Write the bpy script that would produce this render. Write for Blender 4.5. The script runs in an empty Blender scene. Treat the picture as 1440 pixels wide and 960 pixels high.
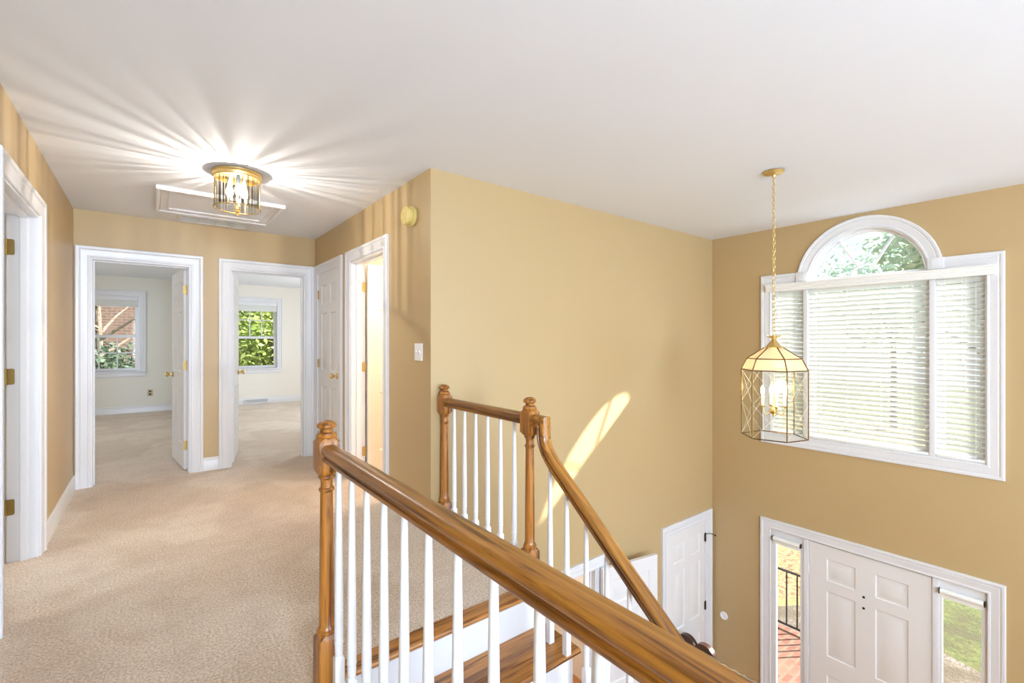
import bpy, bmesh, math, random
from mathutils import Vector, Matrix
random.seed(7)
PI = math.pi
C = bpy.context.scene.collection
sc = bpy.context.scene

# ------------------------------------------------------------------ camera, world, light, exposure
EYE = 1.285
cam_d = bpy.data.cameras.new('camera')
cam_d.sensor_width = 36.0
cam_d.lens = 653.0 / 1440.0 * 36.0
cam_d.clip_start = 0.02
cam = bpy.data.objects.new('camera', cam_d)
cam.location = (0, 0, EYE)
cam.rotation_euler = (PI / 2, 0, -math.atan2(508, 653))
C.objects.link(cam)
sc.camera = cam
sc.view_settings.view_transform = 'Standard'
sc.view_settings.look = 'None'
sc.view_settings.gamma = 1.0
sc.view_settings.use_curve_mapping = False
sc.view_settings.exposure = 0.83
try:
    sc.cycles.use_denoising = True
    sc.cycles.max_bounces = 10
    sc.cycles.diffuse_bounces = 6
    sc.cycles.transparent_max_bounces = 24
    sc.cycles.sample_clamp_indirect = 6.0
    sc.cycles.caustics_reflective = False
    sc.cycles.caustics_refractive = False
except Exception:
    pass

world = bpy.data.worlds.new('sky')
sc.world = world
world.use_nodes = True
wn = world.node_tree.nodes; wl = world.node_tree.links
bg = wn['Background']
tc = wn.new('ShaderNodeTexCoord'); sp = wn.new('ShaderNodeSeparateXYZ')
cr = wn.new('ShaderNodeValToRGB')
cr.color_ramp.elements[0].position = 0.0; cr.color_ramp.elements[0].color = (0.95, 0.97, 1.0, 1)
cr.color_ramp.elements[1].position = 0.7; cr.color_ramp.elements[1].color = (0.50, 0.70, 1.0, 1)
wl.new(tc.outputs['Generated'], sp.inputs[0]); wl.new(sp.outputs['Z'], cr.inputs[0]); wl.new(cr.outputs[0], bg.inputs[0])
bg.inputs[1].default_value = 0.7


def lamp(name, kind, loc, energy, color=(1, 1, 1), size=None, size_y=None, direction=None, radius=None):
    d = bpy.data.lights.new(name, kind)
    d.energy = energy; d.color = color
    if kind == 'AREA':
        d.shape = 'RECTANGLE'; d.size = size; d.size_y = size_y or size
    if radius is not None and kind == 'POINT':
        d.shadow_soft_size = radius
    o = bpy.data.objects.new(name, d); C.objects.link(o); o.location = loc
    if direction is not None:
        o.rotation_euler = Vector(direction).to_track_quat('-Z', 'Y').to_euler()
    return o


s = lamp('sun', 'SUN', (12, -5, 9), 13.0, (1.0, 0.98, 0.95), direction=(-1.50, 1.0, -1.20))
s.data.angle = math.radians(0.9)
# added fill lamps, out of view, where no window is known
lamp('fill_hall_south', 'AREA', (-0.0, -3.45, 1.35), 215, (0.60, 0.775, 1.0), 1.0, 1.6, (0.0, 1, 0.38))
lamp('fill_foyer_south', 'AREA', (3.3, -3.45, 0.6), 108, (0.62, 0.785, 1.0), 2.6, 2.6, (-0.1, 1, 0.05))
lamp('fill_bedroom_west', 'AREA', (-3.2, 8.0, 1.4), 34, (0.88, 0.93, 1.0), 1.4, 1.4, (1, 0, 0.0))  # this and the next: added bedroom fill, before windowless side walls
lamp('fill_bedroom_east', 'AREA', (4.0, 8.2, 1.4), 50, (0.80, 0.90, 1.0), 1.4, 1.4, (-1, 0, 0.0))
lamp('fill_side_room', 'AREA', (-3.2, 3.0, 1.4), 25, (0.95, 0.97, 1.0), 1.2, 1.4, (1, 0, 0.0))  # added fill for the side room, whose west wall is solid


# ------------------------------------------------------------------ materials
def srgb(r, g, b):
    f = lambda c: (c / 255 / 12.92) if c / 255 <= 0.04045 else ((c / 255 + 0.055) / 1.055) ** 2.4
    return (f(r), f(g), f(b), 1)


def new_mat(name):
    m = bpy.data.materials.new(name); m.use_nodes = True
    nt = m.node_tree
    return m, nt.nodes, nt.links, nt.nodes['Principled BSDF']


def coords(n, l, scale=(1, 1, 1), rot=0.0):
    t = n.new('ShaderNodeTexCoord'); mp = n.new('ShaderNodeMapping')
    mp.inputs['Scale'].default_value = scale
    src = t.outputs['Object']
    if rot:
        m0 = n.new('ShaderNodeMapping'); m0.inputs['Rotation'].default_value = (rot, 0, 0)
        l.new(src, m0.inputs[0]); src = m0.outputs[0]
    l.new(src, mp.inputs[0])
    return mp.outputs[0]


def mix_rgb(n, l, fac, a, b):
    m = n.new('ShaderNodeMix'); m.data_type = 'RGBA'
    if fac is not None:
        if isinstance(fac, (int, float)): m.inputs[0].default_value = fac
        else: l.new(fac, m.inputs[0])
    for i, v in ((6, a), (7, b)):
        if isinstance(v, tuple): m.inputs[i].default_value = v
        else: l.new(v, m.inputs[i])
    return m.outputs[2]


def noise(n, l, vec, scale, detail=2, rough=0.5, dist=0.0):
    t = n.new('ShaderNodeTexNoise')
    t.inputs['Scale'].default_value = scale; t.inputs['Detail'].default_value = detail
    t.inputs['Roughness'].default_value = rough; t.inputs['Distortion'].default_value = dist
    l.new(vec, t.inputs['Vector'])
    return t.outputs[0]


def ramp(n, l, fac, p0, p1, c0=(0, 0, 0, 1), c1=(1, 1, 1, 1)):
    r = n.new('ShaderNodeValToRGB')
    r.color_ramp.elements[0].position = p0; r.color_ramp.elements[0].color = c0
    r.color_ramp.elements[1].position = p1; r.color_ramp.elements[1].color = c1
    l.new(fac, r.inputs[0])
    return r.outputs[0]


def bump(n, l, p, h, strength, dist):
    b = n.new('ShaderNodeBump'); b.inputs['Strength'].default_value = strength; b.inputs['Distance'].default_value = dist
    l.new(h, b.inputs['Height']); l.new(b.outputs[0], p.inputs['Normal'])


def paint(name, col, rough=0.5, var=0.03, bmp=0.08, scale=160):
    m, n, l, p = new_mat(name)
    v = coords(n, l)
    dark = tuple(c * (1 - var * 2) for c in col[:3]) + (1,)
    f = noise(n, l, v, 2.0, 3)
    l.new(mix_rgb(n, l, f, dark, col), p.inputs['Base Color'])
    p.inputs['Roughness'].default_value = rough
    if bmp:
        bump(n, l, p, noise(n, l, v, scale, 2), bmp, 0.002)
    return m


def plain(name, col, rough=0.5, metal=0.0, emit=None, estr=1.0):
    m, n, l, p = new_mat(name)
    v = coords(n, l)
    f = noise(n, l, v, 18.0, 2)
    l.new(mix_rgb(n, l, f, tuple(c * 0.9 for c in col[:3]) + (1,), col), p.inputs['Base Color'])
    p.inputs['Roughness'].default_value = rough; p.inputs['Metallic'].default_value = metal
    if emit:
        p.inputs['Emission Color'].default_value = emit; p.inputs['Emission Strength'].default_value = estr
    return m


def wood(name, axis, light=(176, 120, 46), mid=(138, 86, 26), dark=(68, 38, 12), rough=0.33, rot=0.0):
    """stained oak with its grain running along one axis"""
    m, n, l, p = new_mat(name)
    sc_long, sc_x = 1.3, 26.0
    s1 = [sc_x] * 3; s1[axis] = sc_long
    v = coords(n, l, tuple(s1), rot)
    g = noise(n, l, v, 1.6, 5, 0.62, 0.9)
    s2 = [260.0] * 3; s2[axis] = 7.0
    v2 = coords(n, l, tuple(s2), rot)
    pores = noise(n, l, v2, 1.0, 2, 0.6)
    s3 = [9.0] * 3; s3[axis] = 0.7
    broad = noise(n, l, coords(n, l, tuple(s3), rot), 1.0, 3, 0.5, 0.4)
    c = mix_rgb(n, l, ramp(n, l, g, 0.40, 0.60), srgb(*light), srgb(*mid))
    c = mix_rgb(n, l, ramp(n, l, broad, 0.50, 0.68, (0, 0, 0, 1), (0.55, 0.55, 0.55, 1)), c, srgb(*dark))
    c = mix_rgb(n, l, ramp(n, l, g, 0.54, 0.66, (0, 0, 0, 1), (0.8, 0.8, 0.8, 1)), c, srgb(*dark))
    c = mix_rgb(n, l, ramp(n, l, pores, 0.60, 0.72, (0, 0, 0, 1), (0.55, 0.55, 0.55, 1)), c, srgb(*dark))
    l.new(c, p.inputs['Base Color'])
    p.inputs['Roughness'].default_value = rough
    p.inputs['Coat Weight'].default_value = 0.25; p.inputs['Coat Roughness'].default_value = 0.22
    bump(n, l, p, pores, 0.12, 0.001)
    return m


def carpet_mat():
    m, n, l, p = new_mat('plush_carpet')
    v = coords(n, l)
    fine = noise(n, l, v, 95, 4, 0.8)
    big = noise(n, l, v, 1.15, 3, 0.5, 0.6)
    mid = noise(n, l, v, 6.0, 3, 0.6)
    a = mix_rgb(n, l, ramp(n, l, fine, 0.36, 0.62), srgb(160, 137, 114), srgb(230, 211, 189))
    b = mix_rgb(n, l, ramp(n, l, fine, 0.36, 0.62), srgb(174, 153, 130), srgb(238, 223, 204))
    c = mix_rgb(n, l, ramp(n, l, big, 0.46, 0.54), a, b)
    c = mix_rgb(n, l, ramp(n, l, mid, 0.45, 0.75, (0, 0, 0, 1), (0.35, 0.35, 0.35, 1)), c, srgb(172, 146, 120))
    l.new(c, p.inputs['Base Color'])
    p.inputs['Roughness'].default_value = 1.0
    p.inputs['Sheen Weight'].default_value = 0.25
    bump(n, l, p, fine, 0.9, 0.006)
    return m


def glass_mat(name, tint=(1, 1, 1, 1), gl=0.08, streak=False, rough=0.02, graze=0.6, frost=0.0):
    m = bpy.data.materials.new(name); m.use_nodes = True
    n, l = m.node_tree.nodes, m.node_tree.links
    n.clear()
    out = n.new('ShaderNodeOutputMaterial'); mx = n.new('ShaderNodeMixShader')
    tr = n.new('ShaderNodeBsdfTransparent'); g = n.new('ShaderNodeBsdfGlossy'); lw = n.new('ShaderNodeLayerWeight')
    pw = n.new('ShaderNodeMath'); pw.operation = 'POWER'; pw.inputs[1].default_value = 4.0
    fr = n.new('ShaderNodeMath'); fr.operation = 'MULTIPLY_ADD'; fr.inputs[1].default_value = graze; fr.inputs[2].default_value = gl * 0.5
    l.new(lw.outputs['Facing'], pw.inputs[0]); l.new(pw.outputs[0], fr.inputs[0])
    tr.inputs[0].default_value = tint; g.inputs['Roughness'].default_value = rough
    if streak:
        # cut-glass flutes: bands round the drum pass more or less of the light
        t = n.new('ShaderNodeTexCoord'); s_ = n.new('ShaderNodeSeparateXYZ'); l.new(t.outputs['Object'], s_.inputs[0])
        at = n.new('ShaderNodeMath'); at.operation = 'ARCTAN2'
        l.new(s_.outputs['Y'], at.inputs[0]); l.new(s_.outputs['X'], at.inputs[1])
        cb = n.new('ShaderNodeCombineXYZ'); l.new(at.outputs[0], cb.inputs[0])
        f = noise(n, l, cb.outputs[0], 8.5, 2, 0.6)
        c = ramp(n, l, f, 0.44, 0.54, (0.22, 0.21, 0.19, 1), (1, 0.99, 0.97, 1))
        l.new(c, tr.inputs[0])
    l.new(fr.outputs[0], mx.inputs[0]); l.new(tr.outputs[0], mx.inputs[1]); l.new(g.outputs[0], mx.inputs[2])
    last = mx.outputs[0]
    if frost:
        tl = n.new('ShaderNodeBsdfTranslucent'); df = n.new('ShaderNodeBsdfDiffuse'); m2 = n.new('ShaderNodeMixShader'); m3 = n.new('ShaderNodeMixShader')
        tl.inputs[0].default_value = tint; df.inputs[0].default_value = tint
        l.new(tl.outputs[0], m2.inputs[1]); l.new(df.outputs[0], m2.inputs[2])
        m3.inputs[0].default_value = frost; l.new(last, m3.inputs[1]); l.new(m2.outputs[0], m3.inputs[2]); last = m3.outputs[0]
    l.new(last, out.inputs[0])
    return m


def bulb_mat(name, col, strength, clear):
    # a lit glass envelope: glows and still lets the filament's light through
    m = bpy.data.materials.new(name); m.use_nodes = True
    n, l = m.node_tree.nodes, m.node_tree.links
    n.clear()
    out = n.new('ShaderNodeOutputMaterial'); mx = n.new('ShaderNodeMixShader')
    tr = n.new('ShaderNodeBsdfTransparent'); em = n.new('ShaderNodeEmission')
    em.inputs[0].default_value = col; em.inputs[1].default_value = strength
    mx.inputs[0].default_value = 1 - clear
    l.new(tr.outputs[0], mx.inputs[1]); l.new(em.outputs[0], mx.inputs[2]); l.new(mx.outputs[0], out.inputs[0])
    return m


def brick_mat(name, c1, c2, mortar, scale, w=0.5, h=0.25, rot=0.0):
    m, n, l, p = new_mat(name)
    v = coords(n, l, rot=rot)
    b = n.new('ShaderNodeTexBrick')
    b.inputs['Color1'].default_value = c1; b.inputs['Color2'].default_value = c2; b.inputs['Mortar'].default_value = mortar
    b.inputs['Scale'].default_value = scale; b.inputs['Mortar Size'].default_value = 0.018
    b.inputs['Brick Width'].default_value = w; b.inputs['Row Height'].default_value = h
    l.new(v, b.inputs['Vector'])
    f = noise(n, l, v, 9, 3)
    l.new(mix_rgb(n, l, ramp(n, l, f, 0.45, 0.8, (0, 0, 0, 1), (0.6, 0.6, 0.6, 1)), b.outputs[0], srgb(110, 70, 50)), p.inputs['Base Color'])
    p.inputs['Roughness'].default_value = 0.9
    return m


def ground_mat(name, c1, c2, c3, scale):
    m, n, l, p = new_mat(name)
    v = coords(n, l)
    a = noise(n, l, v, scale, 4, 0.7); b_ = noise(n, l, v, 1.3, 3, 0.6, 0.5)
    c = mix_rgb(n, l, ramp(n, l, a, 0.38, 0.62), c1, c2)
    c = mix_rgb(n, l, ramp(n, l, b_, 0.45, 0.62), c, c3)
    l.new(c, p.inputs['Base Color']); p.inputs['Roughness'].default_value = 1.0
    bump(n, l, p, a, 0.8, 0.03)
    return m


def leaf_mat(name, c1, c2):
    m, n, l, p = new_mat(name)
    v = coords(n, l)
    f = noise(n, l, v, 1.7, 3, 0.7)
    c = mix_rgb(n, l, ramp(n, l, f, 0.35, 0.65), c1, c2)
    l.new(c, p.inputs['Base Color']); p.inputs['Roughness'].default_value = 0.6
    out = n['Material Output']; mx = n.new('ShaderNodeMixShader'); t = n.new('ShaderNodeBsdfTranslucent')
    l.new(c, t.inputs[0]); mx.inputs[0].default_value = 0.4
    l.new(p.outputs[0], mx.inputs[1]); l.new(t.outputs[0], mx.inputs[2]); l.new(mx.outputs[0], out.inputs[0])
    return m


def slat_mat():
    m, n, l, p = new_mat('blind_slat_white')
    v = coords(n, l)
    f = noise(n, l, v, 4, 2)
    c = mix_rgb(n, l, f, srgb(206, 208, 204), srgb(216, 218, 212))
    l.new(c, p.inputs['Base Color']); p.inputs['Roughness'].default_value = 0.45
    out = n['Material Output']; mx = n.new('ShaderNodeMixShader'); t = n.new('ShaderNodeBsdfTranslucent')
    t.inputs[0].default_value = srgb(250, 250, 246); mx.inputs[0].default_value = 0.04
    l.new(p.outputs[0], mx.inputs[1]); l.new(t.outputs[0], mx.inputs[2]); l.new(mx.outputs[0], out.inputs[0])
    return m


M = dict(
    tan=paint('tan_wall_paint', srgb(185, 159, 115), 0.42, 0.015),
    ceil=paint('ceiling_paint', srgb(230, 234, 240), 0.8, 0.01),
    cream=paint('cream_wall_paint', srgb(222, 219, 208), 0.6, 0.01),
    ivory=paint('ivory_wall_paint', srgb(232, 226, 216), 0.6, 0.01),
    gold=paint('honey_wall_paint', srgb(236, 208, 150), 0.6, 0.01),
    white=paint('white_trim_paint', srgb(220, 220, 222), 0.32, 0.008, 0.0),
    door=paint('white_door_paint', srgb(224, 222, 220), 0.35, 0.01, 0.0),
    shade=paint('white_shade_fabric', srgb(235, 235, 230), 0.7, 0.01, 0.0),
    carpet=carpet_mat(),
    wy=wood('oak_grain_lengthwise', 1), wr=wood('oak_grain_raked', 1, rot=-math.atan(0.8)), wz=wood('oak_grain_upright', 2, (176, 114, 42), (138, 82, 24), (70, 36, 12)),
    wx=wood('oak_grain_crosswise', 0, (182, 124, 56), (148, 90, 34), (72, 38, 14)),
    floorwood=wood('oak_floorboards', 1, (190, 140, 84), (160, 108, 58), (110, 70, 34), 0.4),
    brass=plain('polished_brass', srgb(232, 206, 142), 0.36, 1.0),
    antique=plain('antique_brass', srgb(160, 138, 84), 0.35, 1.0),
    hinge=plain('brass_hinge', srgb(196, 166, 104), 0.5, 0.6),
    came=plain('dark_brass_came', srgb(120, 92, 52), 0.35, 0.9),
    bronze=plain('dark_bronze', srgb(70, 58, 44), 0.45, 0.8),
    black=plain('black_metal', srgb(30, 28, 26), 0.5, 0.6),
    iron=plain('wrought_iron', srgb(44, 42, 44), 0.5, 0.5),
    yellowed=plain('yellowed_plastic', srgb(226, 204, 126), 0.45),
    plate=plain('white_plastic', srgb(236, 236, 238), 0.35),
    almond=plain('almond_plastic', srgb(190, 172, 138), 0.4),
    leather=plain('dark_brown_leather', srgb(70, 44, 34), 0.35),
    darkwood=plain('dark_walnut', srgb(60, 38, 28), 0.4),
    candle=plain('candle_sleeve', srgb(244, 236, 214), 0.5, 0.0, (1, 0.82, 0.55, 1), 0.25),
    bulb=bulb_mat('lit_bulb', (1.0, 0.86, 0.62, 1), 30.0, 0.85),
    flame=bulb_mat('lit_flame_bulb', (1.0, 0.80, 0.50, 1), 9.0, 0.3),
    glass=glass_mat('window_glass', (0.97, 0.985, 0.98, 1), 0.08),
    drum=glass_mat('cut_glass', (1, 1, 1, 1), 0.09, True, 0.05),
    disc=glass_mat('lamp_bottom_glass', (0.96, 0.93, 0.86, 1), 0.09, False, 0.05),
    lantern=glass_mat('lantern_glass', (0.95, 0.95, 0.90, 1), 0.10, graze=0.3),
    amber=glass_mat('lantern_roof_glass', (0.93, 0.82, 0.62, 1), 0.10, False, 0.08, graze=0.3, frost=0.45),
    etch=plain('etched_line', srgb(240, 236, 220), 0.6),
    slat=slat_mat(),
    brick=brick_mat('red_brick_paving', srgb(142, 94, 76), srgb(112, 70, 58), srgb(120, 100, 84), 1.0, 0.21, 0.10),
    housebrick=brick_mat('house_brick', srgb(110, 84, 70), srgb(90, 68, 58), srgb(110, 102, 94), 1.0, 0.3, 0.11, rot=-PI / 2),
    lawn=ground_mat('lawn_grass', srgb(74, 82, 42), srgb(112, 114, 66), srgb(84, 80, 52), 18),
    gravel=ground_mat('gravel', srgb(88, 78, 68), srgb(150, 138, 124), srgb(100, 88, 72), 30),
    litter=ground_mat('dry_leaves', srgb(104, 76, 50), srgb(178, 148, 104), srgb(140, 124, 80), 14),
    leaf=leaf_mat('bright_foliage', srgb(112, 138, 60), srgb(206, 216, 130)),
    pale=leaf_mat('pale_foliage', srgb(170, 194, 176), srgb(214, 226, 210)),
    fir=leaf_mat('dark_foliage', srgb(52, 74, 58), srgb(118, 136, 108)),
    bark=ground_mat('bark', srgb(90, 78, 64), srgb(150, 136, 118), srgb(116, 100, 84), 12),
    roof=ground_mat('roof_shingle', srgb(80, 74, 72), srgb(110, 102, 98), srgb(90, 84, 80), 20),
)


# ------------------------------------------------------------------ mesh helpers (all in world coordinates)
def finish(name, bm, mat, parent=None, smooth=True, angle=32):
    bmesh.ops.remove_doubles(bm, verts=bm.verts, dist=1e-6)
    bmesh.ops.recalc_face_normals(bm, faces=bm.faces)
    me = bpy.data.meshes.new(name); bm.to_mesh(me); bm.free()
    for m_ in (mat if isinstance(mat, (list, tuple)) else [mat]):
        me.materials.append(m_)
    if smooth:
        me.shade_smooth(); me.set_sharp_from_angle(angle=math.radians(angle))
    o = bpy.data.objects.new(name, me); C.objects.link(o)
    if parent is not None:
        attach(o, parent)
    return o


def attach(o, parent):
    o.parent = parent
    o.matrix_parent_inverse = parent.matrix_basis.inverted()


def thing(name, label, cat, loc=(0, 0, 0), group=None, kind=None):
    o = bpy.data.objects.new(name, None); o.empty_display_size = 0.1
    C.objects.link(o); o.location = loc
    if label: o['label'] = label
    if cat: o['category'] = cat
    if group: o['group'] = group
    if kind: o['kind'] = kind
    return o


def tag(o, label=None, cat=None, group=None, kind=None):
    for k, v in (('label', label), ('category', cat), ('group', group), ('kind', kind)):
        if v: o[k] = v
    return o


def bx(bm, x0, x1, y0, y1, z0, z1, bev=0.0):
    vs = [bm.verts.new((x, y, z)) for x in (x0, x1) for y in (y0, y1) for z in (z0, z1)]
    fs = [bm.faces.new([vs[i] for i in q]) for q in ((0, 1, 3, 2), (4, 6, 7, 5), (0, 4, 5, 1), (2, 3, 7, 6), (0, 2, 6, 4), (1, 5, 7, 3))]
    if bev:
        es = list({e for f in fs for e in f.edges})
        bmesh.ops.bevel(bm, geom=es, offset=bev, segments=2, profile=0.6, affect='EDGES')


def box_obj(name, x0, x1, y0, y1, z0, z1, mat, parent=None, bev=0.0):
    bm = bmesh.new(); bx(bm, x0, x1, y0, y1, z0, z1, bev)
    return finish(name, bm, mat, parent)


def lathe(bm, prof, c=(0, 0, 0), seg=20, axis=2, sq=None, cap=True, rot=0.0):
    """prof = [(radius, height)]; axis 0/1/2; sq: number of sides instead of round"""
    rings = []
    for r, h in prof:
        ring = []
        for i in range(seg):
            a = 2 * PI * i / seg + rot
            p = [0, 0, 0]
            p[(axis + 1) % 3] = r * math.cos(a); p[(axis + 2) % 3] = r * math.sin(a); p[axis] = h
            ring.append(bm.verts.new((p[0] + c[0], p[1] + c[1], p[2] + c[2])))
        rings.append(ring)
    for a, b in zip(rings, rings[1:]):
        for i in range(seg):
            j = (i + 1) % seg
            bm.faces.new((a[i], a[j], b[j], b[i]))
    if cap:
        bm.faces.new(rings[0]); bm.faces.new(rings[-1])


def tube(bm, pts, r, seg=8, closed=False):
    pts = [Vector(p) for p in pts]
    n = len(pts); rings = []
    prev = None
    for i, p in enumerate(pts):
        a = pts[i - 1] if (i > 0 or closed) else p
        b = pts[(i + 1) % n] if (i < n - 1 or closed) else p
        t = (b - a).normalized()
        if prev is None:
            up = Vector((0, 0, 1)) if abs(t.z) < 0.9 else Vector((1, 0, 0))
            s_ = t.cross(up).normalized()
        else:
            s_ = (prev - t * prev.dot(t)).normalized()
        prev = s_; u = s_.cross(t)
        rr = r[i] if isinstance(r, (list, tuple)) else r
        rings.append([bm.verts.new(p + (s_ * math.cos(2 * PI * k / seg) + u * math.sin(2 * PI * k / seg)) * rr) for k in range(seg)])
    pr = list(zip(rings, rings[1:])) + ([(rings[-1], rings[0])] if closed else [])
    for a, b in pr:
        for k in range(seg):
            bm.faces.new((a[k], a[(k + 1) % seg], b[(k + 1) % seg], b[k]))
    if not closed:
        bm.faces.new(rings[0]); bm.faces.new(rings[-1])


def bar(bm, a, b, w, h=None):
    """square bar from a to b"""
    a, b = Vector(a), Vector(b); h = h or w
    t = (b - a).normalized(); up = Vector((0, 0, 1)) if abs(t.z) < 0.95 else Vector((1, 0, 0))
    s_ = t.cross(up).normalized(); u = s_.cross(t)
    r = [[bm.verts.new(p + s_ * w / 2 * i + u * h / 2 * j) for i, j in ((-1, -1), (1, -1), (1, 1), (-1, 1))] for p in (a, b)]
    for k in range(4):
        bm.faces.new((r[0][k], r[0][(k + 1) % 4], r[1][(k + 1) % 4], r[1][k]))
    bm.faces.new(r[0]); bm.faces.new(r[1])


def panel(bm, outer, holes, mp, d0, d1):
    """a slab with holes; mp(u, v, d) -> world; faces at depths d0 and d1"""
    loops = [outer] + holes
    sets = []
    for d in (d0, d1):
        edges = []; rings = []
        for lp in loops:
            vs = [bm.verts.new(mp(u, v, d)) for u, v in lp]
            rings.append(vs)
            for i in range(len(vs)):
                edges.append(bm.edges.new((vs[i], vs[(i + 1) % len(vs)])))
        bmesh.ops.triangle_fill(bm, use_beauty=True, use_dissolve=False, edges=edges)
        sets.append(rings)
    for ra, rb in zip(*sets):
        for i in range(len(ra)):
            j = (i + 1) % len(ra)
            bm.faces.new((ra[i], ra[j], rb[j], rb[i]))


def rect(u0, u1, v0, v1):
    return [(u0, v0), (u1, v0), (u1, v1), (u0, v1)]


def moulding(bm, path, prof, mp, closed=False):
    """prof = [(outward offset, protrusion)] swept along a 2-D path with mitred corners; outward = left of travel"""
    n = len(path); rings = []
    for i in range(n):
        p = Vector(path[i])
        dirs = []
        if i > 0 or closed: dirs.append((p - Vector(path[i - 1])).normalized())
        if i < n - 1 or closed: dirs.append((Vector(path[(i + 1) % n]) - p).normalized())
        ns = [Vector((-d.y, d.x)) for d in dirs]
        nm = (ns[0] + ns[-1]).normalized(); k = 1.0 / max(0.3, nm.dot(ns[0]))
        rings.append([bm.verts.new(mp(p.x + nm.x * o * k, p.y + nm.y * o * k, d)) for o, d in prof])
    pr = list(zip(rings, rings[1:])) + ([(rings[-1], rings[0])] if closed else [])
    m = len(prof)
    for a, b in pr:
        for k in range(m):
            bm.faces.new((a[k], a[(k + 1) % m], b[(k + 1) % m], b[k]))
    if not closed:
        bm.faces.new(rings[0]); bm.faces.new(rings[-1])


CASING = [(-0.004, 0.0), (-0.004, 0.010), (0.0, 0.013), (0.010, 0.013), (0.014, 0.010), (0.040, 0.013), (0.058, 0.017),
          (0.066, 0.014), (0.070, 0.020), (0.080, 0.024), (0.090, 0.024), (0.095, 0.020), (0.095, 0.0)]
BASE = [(0.0, 0.0), (0.0, 0.014), (0.095, 0.014), (0.103, 0.010), (0.112, 0.012), (0.122, 0.006), (0.128, 0.005), (0.128, 0.0)]


def MX(x0, sgn=-1):   # a wall in a plane X = x0; protrusion towards sgn * X
    return lambda u, v, d: (x0 + sgn * d, u, v)


def MY(y0, sgn=-1):
    return lambda u, v, d: (u, y0 + sgn * d, v)


def baseboard(name, u0, u1, mp, z=0.0):
    bm = bmesh.new()
    moulding(bm, [(u0, z), (u1, z)], BASE, mp)
    o = finish(name, bm, M['white']); o['kind'] = 'structure'
    return o


def structure(name, bm, mat):
    o = finish(name, bm, mat); o['kind'] = 'structure'
    return o


# ------------------------------------------------------------------ the shell
LW, RW, EW, BW, WW = -0.53, 1.47, 5.52, 2.77, 5.04     # left, right, end, stairwell and window wall planes
FO = -2.70                                              # foyer floor level
CE = 2.44
TH = 0.13
BACK = 10.80
SOUTH = -3.6

# floors
RAILX, RAILX2 = 0.51, 1.553
EDGE1, EDGE2 = 0.565, 1.610
NOSE = 1.80
bm = bmesh.new()
poly = [(LW - TH - 2.9, SOUTH), (EDGE1, SOUTH), (EDGE1, NOSE + 0.085), (EDGE2, NOSE + 0.085), (EDGE2, BW + 0.12), (4.2, BW + 0.12), (4.2, BACK), (LW - TH - 2.9, BACK)]
panel(bm, poly, [], lambda u, v, d: (u, v, d), -0.26, 0.0)
structure('floor', bm, M['carpet'])
bm = bmesh.new(); bx(bm, -0.7, WW + TH, SOUTH, 6.5, FO - 0.1, FO)
structure('floor', bm, M['floorwood'])
bm = bmesh.new(); bx(bm, LW - TH - 2.9, WW + TH, SOUTH - 0.1, BACK + 0.12, CE, CE + 0.12)
structure('ceiling', bm, M['ceil'])
# ceiling of the room under the landing level is the floor slab; give the foyer-level side room its own
bm = bmesh.new(); bx(bm, EDGE2, WW + 0.1, BW + 0.12, 6.5, -0.30, -0.262)
structure('ceiling', bm, M['ceil'])

# hall, left wall
D5 = (3.035, 3.945)
bm = bmesh.new()
panel(bm, rect(SOUTH, EW, -0.02, CE), [rect(D5[0], D5[1], -0.01, 2.04)], MX(LW, 1), -TH, 0.0)
structure('wall_left', bm, M['tan'])
# end wall
D1 = (-0.425, 0.315); D2 = (0.635, 1.365)
bm = bmesh.new()
panel(bm, rect(LW - TH - 2.9, 4.2, -0.02, CE), [rect(D1[0], D1[1], -0.01, 2.03), rect(D2[0], D2[1], -0.01, 2.03)], MY(EW), -TH, 0.0)
structure('wall_end', bm, M['tan'])
# right wall of the hall
D3 = (4.655, 5.405); D4 = (3.55, 4.34)
bm = bmesh.new()
panel(bm, rect(BW + 0.12, EW, -0.02, CE), [rect(D3[0], D3[1], -0.01, 2.03), rect(D4[0], D4[1], -0.01, 2.03)], MX(RW), -TH, 0.0)
structure('wall_right', bm, M['tan'])
# stairwell wall
O6 = (2.30, 3.10); D7 = (4.155, 4.915)
bm = bmesh.new()
panel(bm, rect(RW, WW + TH, FO - 0.02, CE), [rect(O6[0], O6[1], FO - 0.01, -0.70), rect(D7[0], D7[1], FO - 0.01, -0.695)], MY(BW), -0.12, 0.0)
structure('wall_stairwell', bm, M['tan'])
# window wall
WY0, WY1, WZ0, WZ1 = 0.570, 2.135, 0.338, 1.868
WC = 1.3525; WR = 0.442
NA = 28
arch = [(WC + WR * math.cos(PI * i / NA), WZ1 + 0.0 + WR * math.sin(PI * i / NA)) for i in range(NA + 1)]
win_path = [(WY0, WZ0), (WY1, WZ0), (WY1, WZ1)] + arch + [(WY0, WZ1)]
FY0, FY1, FZ1 = 0.565, 2.14, -0.632
bm = bmesh.new()
panel(bm, rect(SOUTH, BW, FO - 0.02, CE), [win_path, rect(FY0, FY1, FO - 0.01, FZ1)], MX(WW), -TH, 0.0)
structure('wall_window', bm, M['tan'])
# wall behind the camera; its two openings are added for the fill lamps
bm = bmesh.new()
panel(bm, rect(LW - TH, WW + TH, FO, CE), [rect(-0.5, 0.5, 0.5, 2.15), rect(2.0, 4.6, -0.8, 1.9)], MY(SOUTH, 1), -TH, 0.0)
structure('wall_south', bm, M['tan'])
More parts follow.
